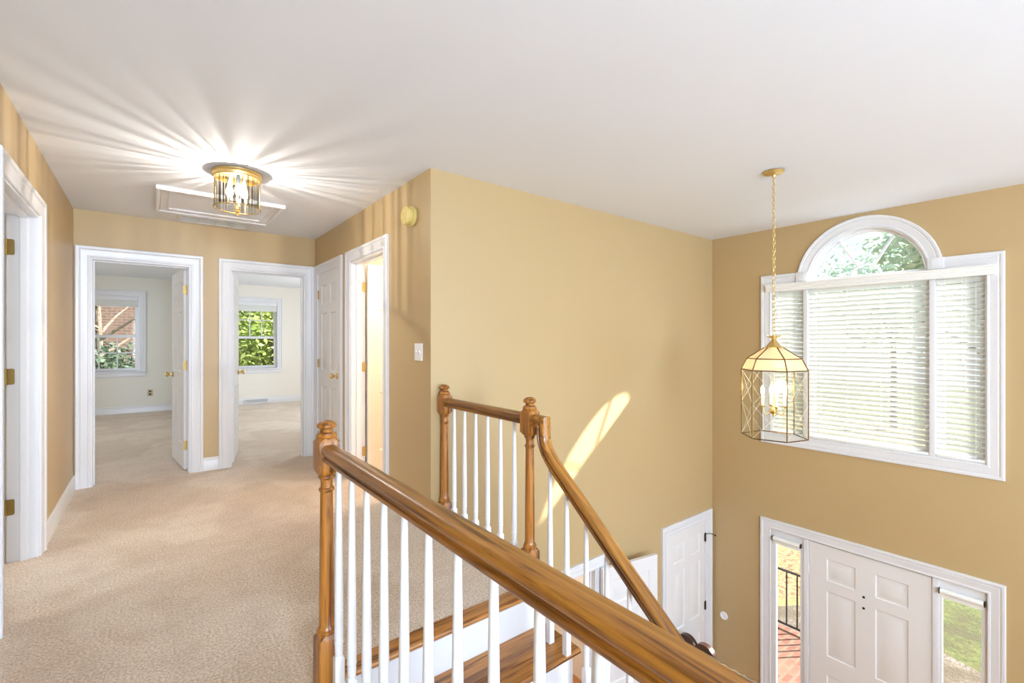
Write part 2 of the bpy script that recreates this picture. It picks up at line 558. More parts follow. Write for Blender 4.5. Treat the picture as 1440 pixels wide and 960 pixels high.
# walls below the hall floor beside the stairs and under the landing
bm = bmesh.new()
bx(bm, EDGE1 - 0.12, EDGE1, SOUTH, BW, FO, -0.262)
structure('wall_understair', bm, M['tan'])
bm = bmesh.new()
st = [(BW, FO), (BW, -0.27), (1.86, -0.27), (1.83, -0.42), (-0.9, FO)]
panel(bm, st, [], MX(1.575, -1), 0.0, 0.08)
structure('wall_landing', bm, M['tan'])
# bedrooms
W1 = (-1.02, -0.165, 0.755, 2.10); W2 = (1.335, 2.115, 0.735, 2.10)
bm = bmesh.new()
panel(bm, rect(LW - TH - 2.9, 0.47, 0, CE), [rect(*W1)], MY(BACK), -0.15, 0.0)
structure('wall_bedroom_north', bm, M['cream'])
bm = bmesh.new()
panel(bm, rect(0.47, 4.2, 0, CE), [rect(*W2)], MY(BACK), -0.15, 0.0)
structure('wall_bedroom_north', bm, M['ivory'])
for nm, x0, x1, m_ in (('wall_bedroom_west', -3.56, -3.44, 'cream'), ('wall_bedroom_divider', 0.41, 0.471, 'cream'),
                       ('wall_bedroom_divider', 0.473, 0.53, 'ivory'), ('wall_bedroom_east', 4.08, 4.2, 'ivory')):
    bm = bmesh.new(); bx(bm, x0, x1, EW + TH, BACK, 0.0, CE); structure(nm, bm, M[m_])
# bathroom and linen closet to the right, room to the left
bm = bmesh.new(); bx(bm, 3.3, 3.4, BW + 0.12, EW, 0, CE); structure('wall_bathroom_east', bm, M['gold'])
bm = bmesh.new(); bx(bm, RW + TH, 3.3, 4.44, 4.52, 0, CE); structure('wall_bathroom_north', bm, M['gold'])
bm = bmesh.new(); bx(bm, RW + TH, 3.3, BW + 0.12, BW + 0.16, 0, CE); structure('wall_bathroom_south', bm, M['gold'])
bm = bmesh.new(); bx(bm, -3.56, -3.44, 1.5, EW, 0, CE); structure('wall_sideroom_west', bm, M['cream'])
bm = bmesh.new(); bx(bm, -3.44, LW - TH, 1.5, 1.6, 0, CE); structure('wall_sideroom_south', bm, M['cream'])
# room behind the foyer opening
bm = bmesh.new(); bx(bm, 1.62, 1.70, BW + 0.12, 6.4, FO, -0.30); structure('wall_backroom_west', bm, M['ivory'])
bm = bmesh.new(); bx(bm, 1.62, 5.1, 6.4, 6.5, FO, -0.30); structure('wall_backroom_north', bm, M['ivory'])
bm = bmesh.new(); bx(bm, 4.0, 4.08, BW + 0.12, 6.4, FO, -0.30); structure('wall_backroom_east', bm, M['ivory'])

# baseboards
baseboard('baseboard_left', D5[1] + 0.095, EW, MX(LW, 1))
baseboard('baseboard_left', SOUTH, D5[0] - 0.095, MX(LW, 1))
baseboard('baseboard_end', D1[1] + 0.095, D2[0] - 0.095, MY(EW))
baseboard('baseboard_right', D4[1] + 0.095, D3[0] - 0.095, MX(RW))
baseboard('baseboard_right', BW, D4[0] - 0.095, MX(RW))
baseboard('baseboard_stairwell', O6[1] + 0.095, D7[0] - 0.095, MY(BW), FO)
baseboard('baseboard_window', FY1 + 0.095, BW, MX(WW), FO)
baseboard('baseboard_window', SOUTH, FY0 - 0.095, MX(WW), FO)
baseboard('baseboard_bedroom_north', -3.4, 0.41, MY(BACK))
baseboard('baseboard_bedroom_north', 0.53, 4.08, MY(BACK))
baseboard('baseboard_backroom_north', 1.7, 4.0, MY(6.4), FO)

# wooden landing nosing and the white fascias of the floor edges
def nosing_section(bm, y_front, depth, ztop, x0, x1, t=0.028, r=0.014):
    pts = [(y_front + depth, ztop), (y_front + depth, ztop - t)]
    for i in range(9):
        a = -PI / 2 - PI * i / 8
        pts.append((y_front + r + r * math.cos(a), ztop - t / 2 + (t / 2) * math.sin(a)))
    vs0 = [bm.verts.new((x0, y, z)) for y, z in pts]; vs1 = [bm.verts.new((x1, y, z)) for y, z in pts]
    n = len(pts)
    for i in range(n):
        bm.faces.new((vs0[i], vs0[(i + 1) % n], vs1[(i + 1) % n], vs1[i]))
    bm.faces.new(vs0); bm.faces.new(vs1)


bm = bmesh.new()
nosing_section(bm, NOSE, 0.09, 0.004, EDGE1 - 0.02, EDGE2 + 0.02)
structure('trim_1', bm, M['wx'])
bm = bmesh.new(); bx(bm, EDGE2 - 0.012, EDGE2 + 0.012, NOSE + 0.09, BW, -0.26, 0.004, 0.002)
structure('trim_2', bm, M['white'])
bm = bmesh.new(); bx(bm, EDGE1 - 0.006, EDGE1 + 0.010, SOUTH, NOSE - 0.002, -0.30, 0.006, 0.002)
structure('trim_3', bm, M['white'])

# ------------------------------------------------------------------ doors
def leaf_mesh(w, h, t=0.035, sw=0.115, mw=0.10):
    """six-panel door: u 0..w, v 0..h, depth -t/2..t/2"""
    st_, mid_ = sw * w / 0.76, mw * w / 0.76
    pw = (w - 2 * st_ - mid_) / 2
    us = [(st_, st_ + pw), (w - st_ - pw, w - st_)]
    k = h / 2.03
    vs_ = [(0.24 * k, 0.80 * k), (0.98 * k, 1.60 * k), (1.70 * k, 1.905 * k)]
    bm = bmesh.new()
    ub = [0, us[0][0], us[0][1], us[1][0], us[1][1], w]
    vb = [0, vs_[0][0], vs_[0][1], vs_[1][0], vs_[1][1], vs_[2][0], vs_[2][1], h]
    for sg in (-1, 1):
        D = lambda u, v, d: bm.verts.new((u, sg * (t / 2 - d), v))
        for i in range(5):
            for j in range(7):
                u0, u1, v0, v1 = ub[i], ub[i + 1], vb[j], vb[j + 1]
                if i in (1, 3) and j in (1, 3, 5):
                    prev = None
                    for ins, d in ((0, 0), (0.008, 0.008), (0.020, 0.0085), (0.046, 0.001)):
                        r = [D(u0 + ins, v0 + ins, d), D(u1 - ins, v0 + ins, d), D(u1 - ins, v1 - ins, d), D(u0 + ins, v1 - ins, d)]
                        if prev:
                            for q in range(4):
                                bm.faces.new((prev[q], prev[(q + 1) % 4], r[(q + 1) % 4], r[q]))
                        prev = r
                    bm.faces.new(prev)
                else:
                    bm.faces.new((D(u0, v0, 0), D(u1, v0, 0), D(u1, v1, 0), D(u0, v1, 0)))
    for i in range(5):
        for v in (0, h):
            bm.faces.new([bm.verts.new(p) for p in ((ub[i], -t / 2, v), (ub[i + 1], -t / 2, v), (ub[i + 1], t / 2, v), (ub[i], t / 2, v))])
    for j in range(7):
        for u in (0, w):
            bm.faces.new([bm.verts.new(p) for p in ((u, -t / 2, vb[j]), (u, -t / 2, vb[j + 1]), (u, t / 2, vb[j + 1]), (u, t / 2, vb[j]))])
    return bm


def place_leaf(root, hinge, free_dir, w, h, z0, t=0.035, **kw):
    """leaf with its hinge edge at hinge=(x,y), running along free_dir"""
    bm = leaf_mesh(w, h, t, **kw)
    d = Vector((free_dir[0], free_dir[1], 0)).normalized()
    nrm = Vector((-d.y, d.x, 0))
    mat = Matrix(((d.x, nrm.x, 0, hinge[0]), (d.y, nrm.y, 0, hinge[1]), (0, 0, 1, z0), (0, 0, 0, 1)))
    bm.transform(mat)
    return finish('door_leaf', bm, M['door'], root, True, 20)


def knob(root, p, d, mat='brass'):
    """round door knob with rosette at p, sticking out along unit vector d"""
    bm = bmesh.new()
    prof = [(0.0, 0), (0.030, 0.0), (0.031, 0.004), (0.026, 0.009), (0.012, 0.012), (0.010, 0.022), (0.011, 0.030), (0.020, 0.036), (0.027, 0.046), (0.028, 0.056), (0.022, 0.066), (0.010, 0.070), (0.0, 0.0705)]
    lathe(bm, [(max(r, 1e-4), h) for r, h in prof], (0, 0, 0), 20)
    q = Vector((0, 0, 1)).rotation_difference(Vector(d).normalized()).to_matrix().to_4x4()
    bm.transform(Matrix.Translation(p) @ q)
    return finish('door_knob', bm, M[mat], root)


def hinge(root, p, face, side, mat='hinge', h=0.09, w=0.032):
    """hinge: leaf plate lying on a face with normal `face`, running along `side` from the barrel at p"""
    f, s_ = Vector(face).normalized(), Vector(side).normalized()
    p = Vector(p)
    bm = bmesh.new()
    lathe(bm, [(1e-4, -h / 2 - 0.004), (0.0045, -h / 2), (0.0062, -h / 2), (0.0062, h / 2), (0.0045, h / 2), (1e-4, h / 2 + 0.004)], tuple(p), 12)
    for sgn in (1,):
        a = p + s_ * 0.002; b = p + s_ * w
        r = 0.006
        pts = [(0.0, -h / 2), (w - r, -h / 2), (w, -h / 2 + r), (w, h / 2 - r), (w - r, h / 2), (0.0, h / 2)]
        lo = [bm.verts.new(p + s_ * u + Vector((0, 0, v)) - f * 0.002) for u, v in pts]
        hi = [bm.verts.new(p + s_ * u + Vector((0, 0, v)) + f * 0.0015) for u, v in pts]
        bm.faces.new(lo); bm.faces.new(hi)
        for i in range(6):
            bm.faces.new((lo[i], lo[(i + 1) % 6], hi[(i + 1) % 6], hi[i]))
        for u, v in ((0.010, 0.033), (0.022, 0.024), (0.010, -0.033), (0.022, -0.024), (0.022, 0.0)):
            c = p + s_ * u + Vector((0, 0, v)) + f * 0.0022
            q = Vector((0, 0, 1)).rotation_difference(f).to_matrix().to_4x4()
            b2 = bmesh.new(); lathe(b2, [(0.0036, -0.001), (0.0036, 0.0004), (1e-4, 0.0006)], (0, 0, 0), 8)
            b2.transform(Matrix.Translation(c) @ q)
            me_ = bpy.data.meshes.new('t'); b2.to_mesh(me_); b2.free(); bm.from_mesh(me_); bpy.data.meshes.remove(me_)
    return finish('hinge', bm, M[mat], root)


def frame(root, u0, u1, z0, z1, mp, th, both=True, stop=0.055, bottom=True):
    """jambs, head, stop and casings of one doorway"""
    bm = bmesh.new()
    path = [(u1, z0), (u1, z1), (u0, z1), (u0, z0)]    # outward is to the right of this travel -> mirror offsets
    out = [(-o, d) for o, d in CASING]
    moulding(bm, path, out, mp)
    if both:
        moulding(bm, path, [(o, -th - d) for o, d in out], mp)
    moulding(bm, path, [(0.0, -th - 0.001), (0.0, 0.001), (0.018, 0.001), (0.018, -th - 0.001)], mp)
    if stop:
        moulding(bm, path, [(0.018, -stop), (0.018, -stop - 0.036), (0.029, -stop - 0.034), (0.030, -stop - 0.004)], mp)
    return finish('door_frame', bm, M['white'], root, True, 25)


# door 1: left bedroom, leaf open into the room on its right jamb
d1 = thing('door_1', 'white six-panel door open into the left bedroom, hinged on its right jamb', 'door', (D1[0], EW, 0), kind='structure')
frame(d1, D1[0], D1[1], 0, 2.03, MY(EW), TH, stop=0.05)
hx, hy = D1[1] - 0.020, EW + TH + 0.012
fd = Vector((-0.075, 0.70, 0)).normalized()
nr = Vector((-fd.y, fd.x, 0))
hc = Vector((hx, hy, 0)) + nr * 0.0175
place_leaf(d1, (hc.x, hc.y), fd, 0.70, 2.0, 0.012)
for z in (1.80, 1.045, 0.25):
    hinge(d1, Vector((hx - 0.006, hy - 0.006, z)), (0, -1, 0), (-1, 0.0, 0), w=0.034)
kp = hc + fd * 0.635 + nr * 0.0175
knob(d1, (kp.x, kp.y, 0.93), nr); kp = hc + fd * 0.635 - nr * 0.0175
knob(d1, (kp.x, kp.y, 0.93), -nr)

# door 2: right bedroom, leaf open on its left jamb
d2 = thing('door_2', 'white six-panel door open into the right bedroom, hinged on its left jamb', 'door', (D2[0], EW, 0), kind='structure')
frame(d2, D2[0], D2[1], 0, 2.03, MY(EW), TH, stop=0.05)
hx, hy = D2[0] + 0.020, EW + TH + 0.012
fd = Vector((0.135, 0.69, 0)).normalized()
nr = Vector((fd.y, -fd.x, 0))
hc = Vector((hx, hy, 0)) + nr * 0.0175
place_leaf(d2, (hc.x, hc.y), fd, 0.69, 2.0, 0.012)
for z in (1.80, 1.045, 0.25):
    hinge(d2, Vector((hx + 0.001, hy - 0.004, z)), (1, 0, 0), (0, -1, 0), w=0.034)
kp = hc + fd * 0.62 + nr * 0.0175
knob(d2, (kp.x, kp.y, 0.93), nr); kp = hc + fd * 0.62 - nr * 0.0175
knob(d2, (kp.x, kp.y, 0.93), -nr)

# door 3: closed linen closet in the right wall
d3 = thing('door_3', 'closed white six-panel closet door in the right wall of the hall', 'door', (RW, D3[0], 0), kind='structure')
frame(d3, D3[0], D3[1], 0, 2.03, MX(RW), TH, stop=0.050)
place_leaf(d3, (RW + 0.020, D3[0] + 0.021), (0, 1), D3[1] - D3[0] - 0.042, 2.0, 0.012)
for z in (1.80, 1.045, 0.25):
    hinge(d3, Vector((RW - 0.004, D3[1] - 0.019, z)), (-1, 0, 0), (0, -1, 0), w=0.030)
knob(d3, (RW + 0.002, D3[0] + 0.095, 0.94), (-1, 0, 0))

# door 4: bathroom, leaf open against its far side
d4 = thing('door_4', 'white door standing open into the bright bathroom off the right wall', 'door', (RW, D4[0], 0), kind='structure')
frame(d4, D4[0], D4[1], 0, 2.03, MX(RW), TH, stop=0.045)
place_leaf(d4, (RW + TH + 0.014, D4[1] - 0.040), (1, 0.0), 0.74, 2.0, 0.012)
for z in (1.80, 1.045, 0.25):
    hinge(d4, Vector((RW + TH + 0.006, D4[1] - 0.022, z)), (0, -1, 0), (-1, 0, 0), w=0.034)
knob(d4, (RW + TH + 0.69, D4[1] - 0.058, 0.94), (0, -1, 0))

# door 5: doorway at the left edge
d5 = thing('door_5', 'white doorway in the left wall nearest the camera with three antique brass hinges', 'door', (LW, D5[0], 0), kind='structure')
frame(d5, D5[0], D5[1], 0, 2.04, MX(LW, 1), TH, stop=0.040)
place_leaf(d5, (LW - TH - 0.016, D5[1] - 0.036), (-1, 0.0), 0.86, 2.01, 0.012)
for z in (1.835, 1.08, 0.32):
    hinge(d5, Vector((LW - TH - 0.004, D5[1] - 0.0195, z)), (0, -1, 0), (1, 0, 0), 'antique', 0.092, 0.036)

# door 6: foyer doorway with its leaf folded back against the wall
d6 = thing('door_6', 'white six-panel door folded back beside the foyer doorway below the stairs', 'door', (O6[0], BW, FO), kind='structure')
frame(d6, O6[0], O6[1], FO, -0.70, MY(BW), 0.12, stop=0.045)
fd = Vector((0.622, -0.118, 0)).normalized()
place_leaf(d6, (O6[1] + 0.015, BW - 0.045), fd, 0.635, 1.985, FO + 0.012)
for z in (-0.97, -1.72, -2.45):
    hinge(d6, Vector((O6[1] - 0.019, BW - 0.002, z)), (-1, 0, 0), (0, 1, 0), 'black', 0.09, 0.03)
nf = Vector((fd.y, -fd.x, 0))
kp = Vector((O6[1] + 0.015, BW - 0.045, 0)) + fd * 0.575 + nf * 0.0175
knob(d6, (kp.x, kp.y, FO + 0.95), nf, 'bronze')

# door 7: foyer closet
d7 = thing('door_7', 'closed white six-panel closet door in the foyer corner beside the window wall', 'door', (D7[0], BW, FO), kind='structure')
frame(d7, D7[0], D7[1], FO, -0.695, MY(BW), 0.12, both=False, stop=0.05)
place_leaf(d7, (D7[0] + 0.021, BW + 0.022), (1, 0), D7[1] - D7[0] - 0.042, 1.98, FO + 0.012)
for z in (-0.90, -1.66, -2.45):
    hinge(d7, Vector((D7[1] - 0.020, BW - 0.002, z)), (0, -1, 0), (-1, 0, 0), 'bronze', 0.095, 0.020)
bm = bmesh.new()
tube(bm, [(D7[1] - 0.02, BW - 0.012, -0.862), (D7[1] + 0.01, BW - 0.03, -0.858), (D7[1] + 0.035, BW - 0.05, -0.862), (D7[1] + 0.06, BW - 0.068, -0.878)], 0.004, 8)
lathe(bm, [(0.007, 0), (0.008, 0.012), (1e-4, 0.015)], (D7[1] + 0.06, BW - 0.072, -0.885), 10)
finish('door_stop', bm, M['bronze'], d7)
knob(d7, (D7[0] + 0.09, BW + 0.004, FO + 0.93), (0, -1, 0), 'bronze')

# front door with sidelights
d8 = thing('door_8', 'white front door between two narrow sidelights in the window wall', 'door', (WW, FY0, FO), kind='structure')
bm = bmesh.new()
mp = MX(WW)
moulding(bm, [(FY1, FO), (FY1, FZ1), (FY0, FZ1), (FY0, FO)], [(-o, d) for o, d in CASING], mp)
# the frame as a slab with three openings
DL, DR = 0.890, 1.792
panel(bm, rect(FY0, FY1, FO, FZ1),
      [rect(DL, DR, FO + 0.03, FZ1 - 0.012), rect(0.602, 0.828, FO + 0.24, FZ1 - 0.088), rect(1.868, 2.092, FO + 0.24, FZ1 - 0.088)],
      mp, -0.045, -0.012)
for y0, y1 in ((DL - 0.045, DL - 0.004), (DR + 0.004, DR + 0.045)):
    bx(bm, WW + 0.002, WW + 0.014, y0, y1, FO + 0.03, FZ1, 0.003)
finish('door_frame', bm, M['white'], d8, True, 25)
place_leaf(d8, (WW + 0.035, DL + 0.004), (0, 1), DR - DL - 0.008, FZ1 - 0.018 - FO - 0.035, FO + 0.035, 0.044, sw=0.125, mw=0.125)
bm = bmesh.new()
for z in (-1.01, -1.11):
    lathe(bm, [(0.0095, -0.002), (0.0095, 0.004), (0.006, 0.005), (1e-4, 0.0052)], (0, 0, 0), 12)
    for v in bm.verts[-48:]:
        pass
bm.free()
bm = bmesh.new()
for z in (-1.01, -1.11):
    lathe(bm, [(0.010, 0.0), (0.010, -0.004), (0.007, -0.005), (1e-4, -0.0052)], (WW + 0.0130, 1.352, z), 12, axis=0)
finish('bolt', bm, M['black'], d8)
for i, (y0, y1) in enumerate(((0.602, 0.828), (1.868, 2.092))):
    box_obj('sidelight_glass', WW + 0.026, WW + 0.030, y0, y1, FO + 0.24, FZ1 - 0.088, M['glass'], d8)
for z in (-0.92, -1.72, -2.45):
    bm = bmesh.new(); lathe(bm, [(0.005, -0.045), (0.006, -0.04), (0.006, 0.04), (0.005, 0.045)], (WW + 0.006, DR + 0.002, z), 10)
    finish('hinge', bm, M['plate'], d8)
knob(d8, (WW + 0.013, DL + 0.07, FO + 0.95), (-1, 0, 0), 'brass')

# roller shades at the tops of the sidelights
for lab, y0, y1 in (('white roller shade rolled up over the sidelight right of the front door', 0.578, 0.846),
                    ('white roller shade rolled up over the sidelight left of the front door', 1.852, 2.118)):
    t = thing('roller_shade', lab, 'roller shade', (WW - 0.02, (y0 + y1) / 2, -0.72), 'roller shades over the front door sidelights')
    bm = bmesh.new(); lathe(bm, [(1e-4, y0 + 0.010), (0.021, y0 + 0.010), (0.021, y1 - 0.010), (1e-4, y1 - 0.010)], (WW - 0.012, 0, -0.722), 20, axis=1)
    finish('shade_roll', bm, M['shade'], t)
    box_obj('shade_cloth', WW + 0.004, WW + 0.006, y0 + 0.014, y1 - 0.014, -0.783, -0.718, M['shade'], t)
    for yy in (y0 + 0.004, y1 - 0.004):
        bm = bmesh.new(); bx(bm, WW - 0.028, WW + 0.012, yy - 0.003, yy + 0.003, -0.745, -0.705, 0.001)
        lathe(bm, [(0.006, -0.005), (0.006, 0.005)], (WW - 0.014, yy, -0.724), 10, axis=1)
        finish('bracket', bm, M['bronze'], t)

# ------------------------------------------------------------------ the arched window
w1 = thing('window_1', 'arched white window with three blinds above the front door', 'window', (WW, WC, WZ0), kind='structure')
bm = bmesh.new()
prof = [(-o, d) for o, d in CASING]
moulding(bm, win_path, prof, MX(WW), closed=True)
# reveal lining
moulding(bm, win_path, [(0.0, 0.001), (0.0, -TH), (0.012, -TH), (0.012, 0.001)], MX(WW), closed=True)
# corner blocks at the springing of the arch
for yy in (WC + WR + 0.048, WC - WR - 0.048):
    bx(bm, WW - 0.030, WW - 0.001, yy - 0.050, yy + 0.050, WZ1 + 0.002, WZ1 + 0.095, 0.004)
    bx(bm, WW - 0.034, WW - 0.028, yy - 0.028, yy + 0.028, WZ1 + 0.022, WZ1 + 0.076, 0.003)
finish('window_casing', bm, M['white'], w1, True, 25)
bm = bmesh.new()
for y0, y1 in ((0.868, 0.905), (1.800, 1.837)):
    bx(bm, WW - 0.003, WW + 0.10, y0, y1, WZ0, WZ1 - 0.02, 0.003)
bx(bm, WW + 0.05, WW + 0.11, WY0, WY1, WZ1 - 0.03, WZ1 + 0.025, 0.003)
for y0, y1 in ((WY0 + 0.012, 0.868), (0.905, 1.800), (1.837, WY1 - 0.012)):
    panel(bm, rect(y0, y1, WZ0 + 0.01, WZ1 - 0.03), [rect(y0 + 0.04, y1 - 0.04, WZ0 + 0.05, WZ1 - 0.07)], MX(WW + 0.085), -0.03, 0.0)
finish('window_frame', bm, M['white'], w1)
bm = bmesh.new()
XS = WW + 0.075
rin = WR - 0.035
a0 = [(WC + WR * math.cos(PI * i / NA), WZ1 + 0.02 + WR * math.sin(PI * i / NA) - 0.02 * (i in (0, NA))) for i in range(NA + 1)]
moulding(bm, [(WC + (WR) * math.cos(PI * i / NA), WZ1 + 0.0 + (WR) * math.sin(PI * i / NA)) for i in range(NA + 1)],
         [(0.0, 0.0), (0.0, 0.03), (0.026, 0.03), (0.036, 0.018), (0.036, 0.0)], lambda u, v, d: (XS + 0.02 - d, u, v))
for k in (1, 2):
    a = PI * k / 3
    bar(bm, (XS, WC + 0.115 * math.cos(a), WZ1 + 0.115 * math.sin(a)), (XS, WC + rin * math.cos(a), WZ1 + rin * math.sin(a)), 0.024, 0.018)
tube(bm, [(XS, WC + 0.115 * math.cos(PI * i / 16), WZ1 + 0.115 * math.sin(PI * i / 16)) for i in range(17)], 0.011, 8)
finish('fanlight_muntins', bm, M['white'], w1)
bm = bmesh.new()
panel(bm, [(WC + (WR - 0.01) * math.cos(PI * i / NA), WZ1 + 0.02 + (WR - 0.03) * math.sin(PI * i / NA)) for i in range(NA + 1)], [], MX(WW + 0.078), 0.0, -0.004)
finish('fanlight_glass', bm, M['glass'], w1)
bm = bmesh.new()
bx(bm, WW + 0.098, WW + 0.102, WY0 + 0.02, WY1 - 0.02, WZ0 + 0.02, WZ1 - 0.04)
finish('window_glass', bm, M['glass'], w1)

# valance
bm = bmesh.new()
vz = 1.790
vp = [(0.0, vz), (-0.030, vz), (-0.034, vz + 0.006), (-0.034, vz + 0.018), (-0.040, vz + 0.022), (-0.040, vz + 0.034), (-0.046, vz + 0.040),
      (-0.050, vz + 0.054), (-0.058, vz + 0.062), (-0.058, vz + 0.072), (0.0, vz + 0.072)]
r0 = [bm.verts.new((WW - 0.014 + a, 0.527 + 0.010 * (1 + a / 0.058), z)) for a, z in vp]
r1 = [bm.verts.new((WW - 0.014 + a, 2.165, z)) for a, z in vp]
for i in range(len(vp)):
    j = (i + 1) % len(vp); bm.faces.new((r0[i], r0[j], r1[j], r1[i]))
bm.faces.new(r0); bm.faces.new(r1)
tag(finish('blind_valance', bm, M['shade'], None, True, 20), 'white moulded valance across the tops of the three window blinds', 'valance')

# blinds
def blind(label, y0, y1):
    t = thing('window_blind', label, 'blind', (WW + 0.01, (y0 + y1) / 2, WZ0), 'white slat blinds in the arched window')
    xc = WW + 0.021
    box_obj('headrail', xc - 0.02, xc + 0.02, y0, y1, 1.80, 1.84, M['white'], t, 0.002)
    bm = bmesh.new()
    n = 33; top, bot = 1.79, WZ0 + 0.045
    tilt = math.radians(-46)
    cords = [y0 + (y1 - y0) * f for f in ((0.2, 0.8) if y1 - y0 < 0.5 else (0.12, 0.36, 0.64, 0.88))]
    for i in range(n):
        z = top - (top - bot) * (i + 0.5) / n
        dz = random.uniform(-0.0015, 0.0015); tl = tilt + random.uniform(-0.05, 0.05)
        sec = []
        for q in range(7):
            s_ = -0.024 + 0.048 * q / 6
            c_ = 0.0025 * (1 - (s_ / 0.024) ** 2)
            sec.append((s_, c_ + 0.0011))
        for q in range(6, -1, -1):
            s_ = -0.024 + 0.048 * q / 6
            sec.append((s_, 0.0025 * (1 - (s_ / 0.024) ** 2) - 0.0011))
        # room side edge low, outer edge high
        P = [(xc + s_ * math.cos(tl) - c_ * math.sin(tl), z + dz + s_ * math.sin(tl) + c_ * math.cos(tl)) for s_, c_ in sec]
        v0 = [bm.verts.new((x, y0 + 0.002, zz)) for x, zz in P]; v1 = [bm.verts.new((x, y1 - 0.002, zz)) for x, zz in P]
        for k in range(14):
            bm.faces.new((v0[k], v0[(k + 1) % 14], v1[(k + 1) % 14], v1[k]))
        bm.faces.new(v0); bm.faces.new(v1)
    finish('slats', bm, M['slat'], t)
    box_obj('bottom_rail', xc - 0.024, xc + 0.024, y0 + 0.001, y1 - 0.001, WZ0 + 0.014, WZ0 + 0.034, M['shade'], t, 0.004)
    bm = bmesh.new()
    for yy in cords:
        for dx in (-0.027, 0.027):
            tube(bm, [(xc + dx * 0.8, yy, 1.80), (xc + dx * 0.8, yy, WZ0 + 0.03)], 0.0010, 6)
    finish('ladder_cords', bm, M['shade'], t)
    bm = bmesh.new()
    yc = y0 + (y1 - y0) * 0.45 if y1 - y0 < 0.5 else y1 - 0.06
    for yy, zz in ((yc, 1.16), (yc - 0.02, 0.92)):
        tube(bm, [(xc - 0.034, yy, 1.79), (xc - 0.034, yy, zz)], 0.0010, 6)
        lathe(bm, [(0.002, zz + 0.004), (0.006, zz - 0.004), (0.008, zz - 0.026), (0.004, zz - 0.030)], (xc - 0.034, yy, 0), 10)
    finish('pull_cord', bm, M['shade'], t)
    return t


blind('narrow white slat blind filling the left side light of the arched window, behind the lantern', 1.839, 2.131)
blind('wide white slat blind in the middle of the arched window', 0.907, 1.798)
blind('narrow white slat blind filling the right side of the arched window', 0.574, 0.866)

# ------------------------------------------------------------------ bedroom windows
def bed_window(num, label, W, grids, tone):
    x0, x1, z0, z1 = W
    t = thing('window_%d' % num, label, 'window', ((x0 + x1) / 2, BACK, z0), kind='structure')
    mp = MY(BACK)
    bm = bmesh.new()
    moulding(bm, [(x1, z0 - 0.02), (x1, z1), (x0, z1), (x0, z0 - 0.02)], [(-o, d) for o, d in CASING], mp)
    moulding(bm, [(x1, z0), (x1, z1), (x0, z1), (x0, z0)], [(0, 0.001), (0, -0.14), (0.012, -0.14), (0.012, 0.001)], mp)
    finish('window_casing', bm, M['white'], t, True, 25)
    bm = bmesh.new()
    bx(bm, x0 - 0.12, x1 + 0.12, BACK - 0.05, BACK + 0.14, z0 - 0.025, z0, 0.005)
    bx(bm, x0 - 0.09, x1 + 0.09, BACK - 0.016, BACK - 0.001, z0 - 0.105, z0 - 0.026, 0.004)
    finish('window_sill', bm, M['white'], t)
    zm = z0 + (z1 - z0) * 0.46
    for (a, b, yy, g) in ((z0 + 0.002, zm + 0.02, BACK + 0.045, grids[1]), (zm - 0.02, z1 - 0.002, BACK + 0.085, grids[0])):
        bm = bmesh.new()
        panel(bm, rect(x0 + 0.013, x1 - 0.013, a, b), [rect(x0 + 0.060, x1 - 0.060, a + 0.05, b - 0.038)], MY(yy), -0.03, 0.0)
        if g:
            gx0, gx1, ga, gb = x0 + 0.06, x1 - 0.06, a + 0.05, b - 0.038
            for k in (1, 2):
                xx = gx0 + (gx1 - gx0) * k / 3; bx(bm, xx - 0.009, xx + 0.009, yy + 0.006, yy + 0.024, ga, gb)
            zz = (ga + gb) / 2; bx(bm, gx0, gx1, yy + 0.006, yy + 0.024, zz - 0.009, zz + 0.009)
        finish('sash', bm, M['white'], t)
        box_obj('window_glass', x0 + 0.055, x1 - 0.055, yy + 0.013, yy + 0.016, a + 0.045, b - 0.034, M['glass'], t)
    # raised blind bunched at the top
    bt = thing('raised_blind', 'white blind drawn up tight at the top of the %s bedroom window' % tone, 'blind', ((x0 + x1) / 2, BACK, z1 - 0.2), 'raised blinds in the bedrooms')
    box_obj('headrail', x0 + 0.014, x1 - 0.014, BACK - 0.004, BACK + 0.040, z1 - 0.075, z1 - 0.004, M['white'], bt, 0.003)
    bm = bmesh.new()
    for k in range(12):
        z = z1 - 0.080 - k * 0.0095
        bx(bm, x0 + 0.016, x1 - 0.016, BACK + 0.002, BACK + 0.040, z - 0.007, z)
    finish('stacked_slats', bm, M['shade'], bt)


bed_window(2, 'white double-hung window of the left bedroom with a grid in its lower sash', W1, (False, True), 'left')
bed_window(3, 'white double-hung window of the right bedroom with a grid in its upper sash', W2, (True, False), 'right')

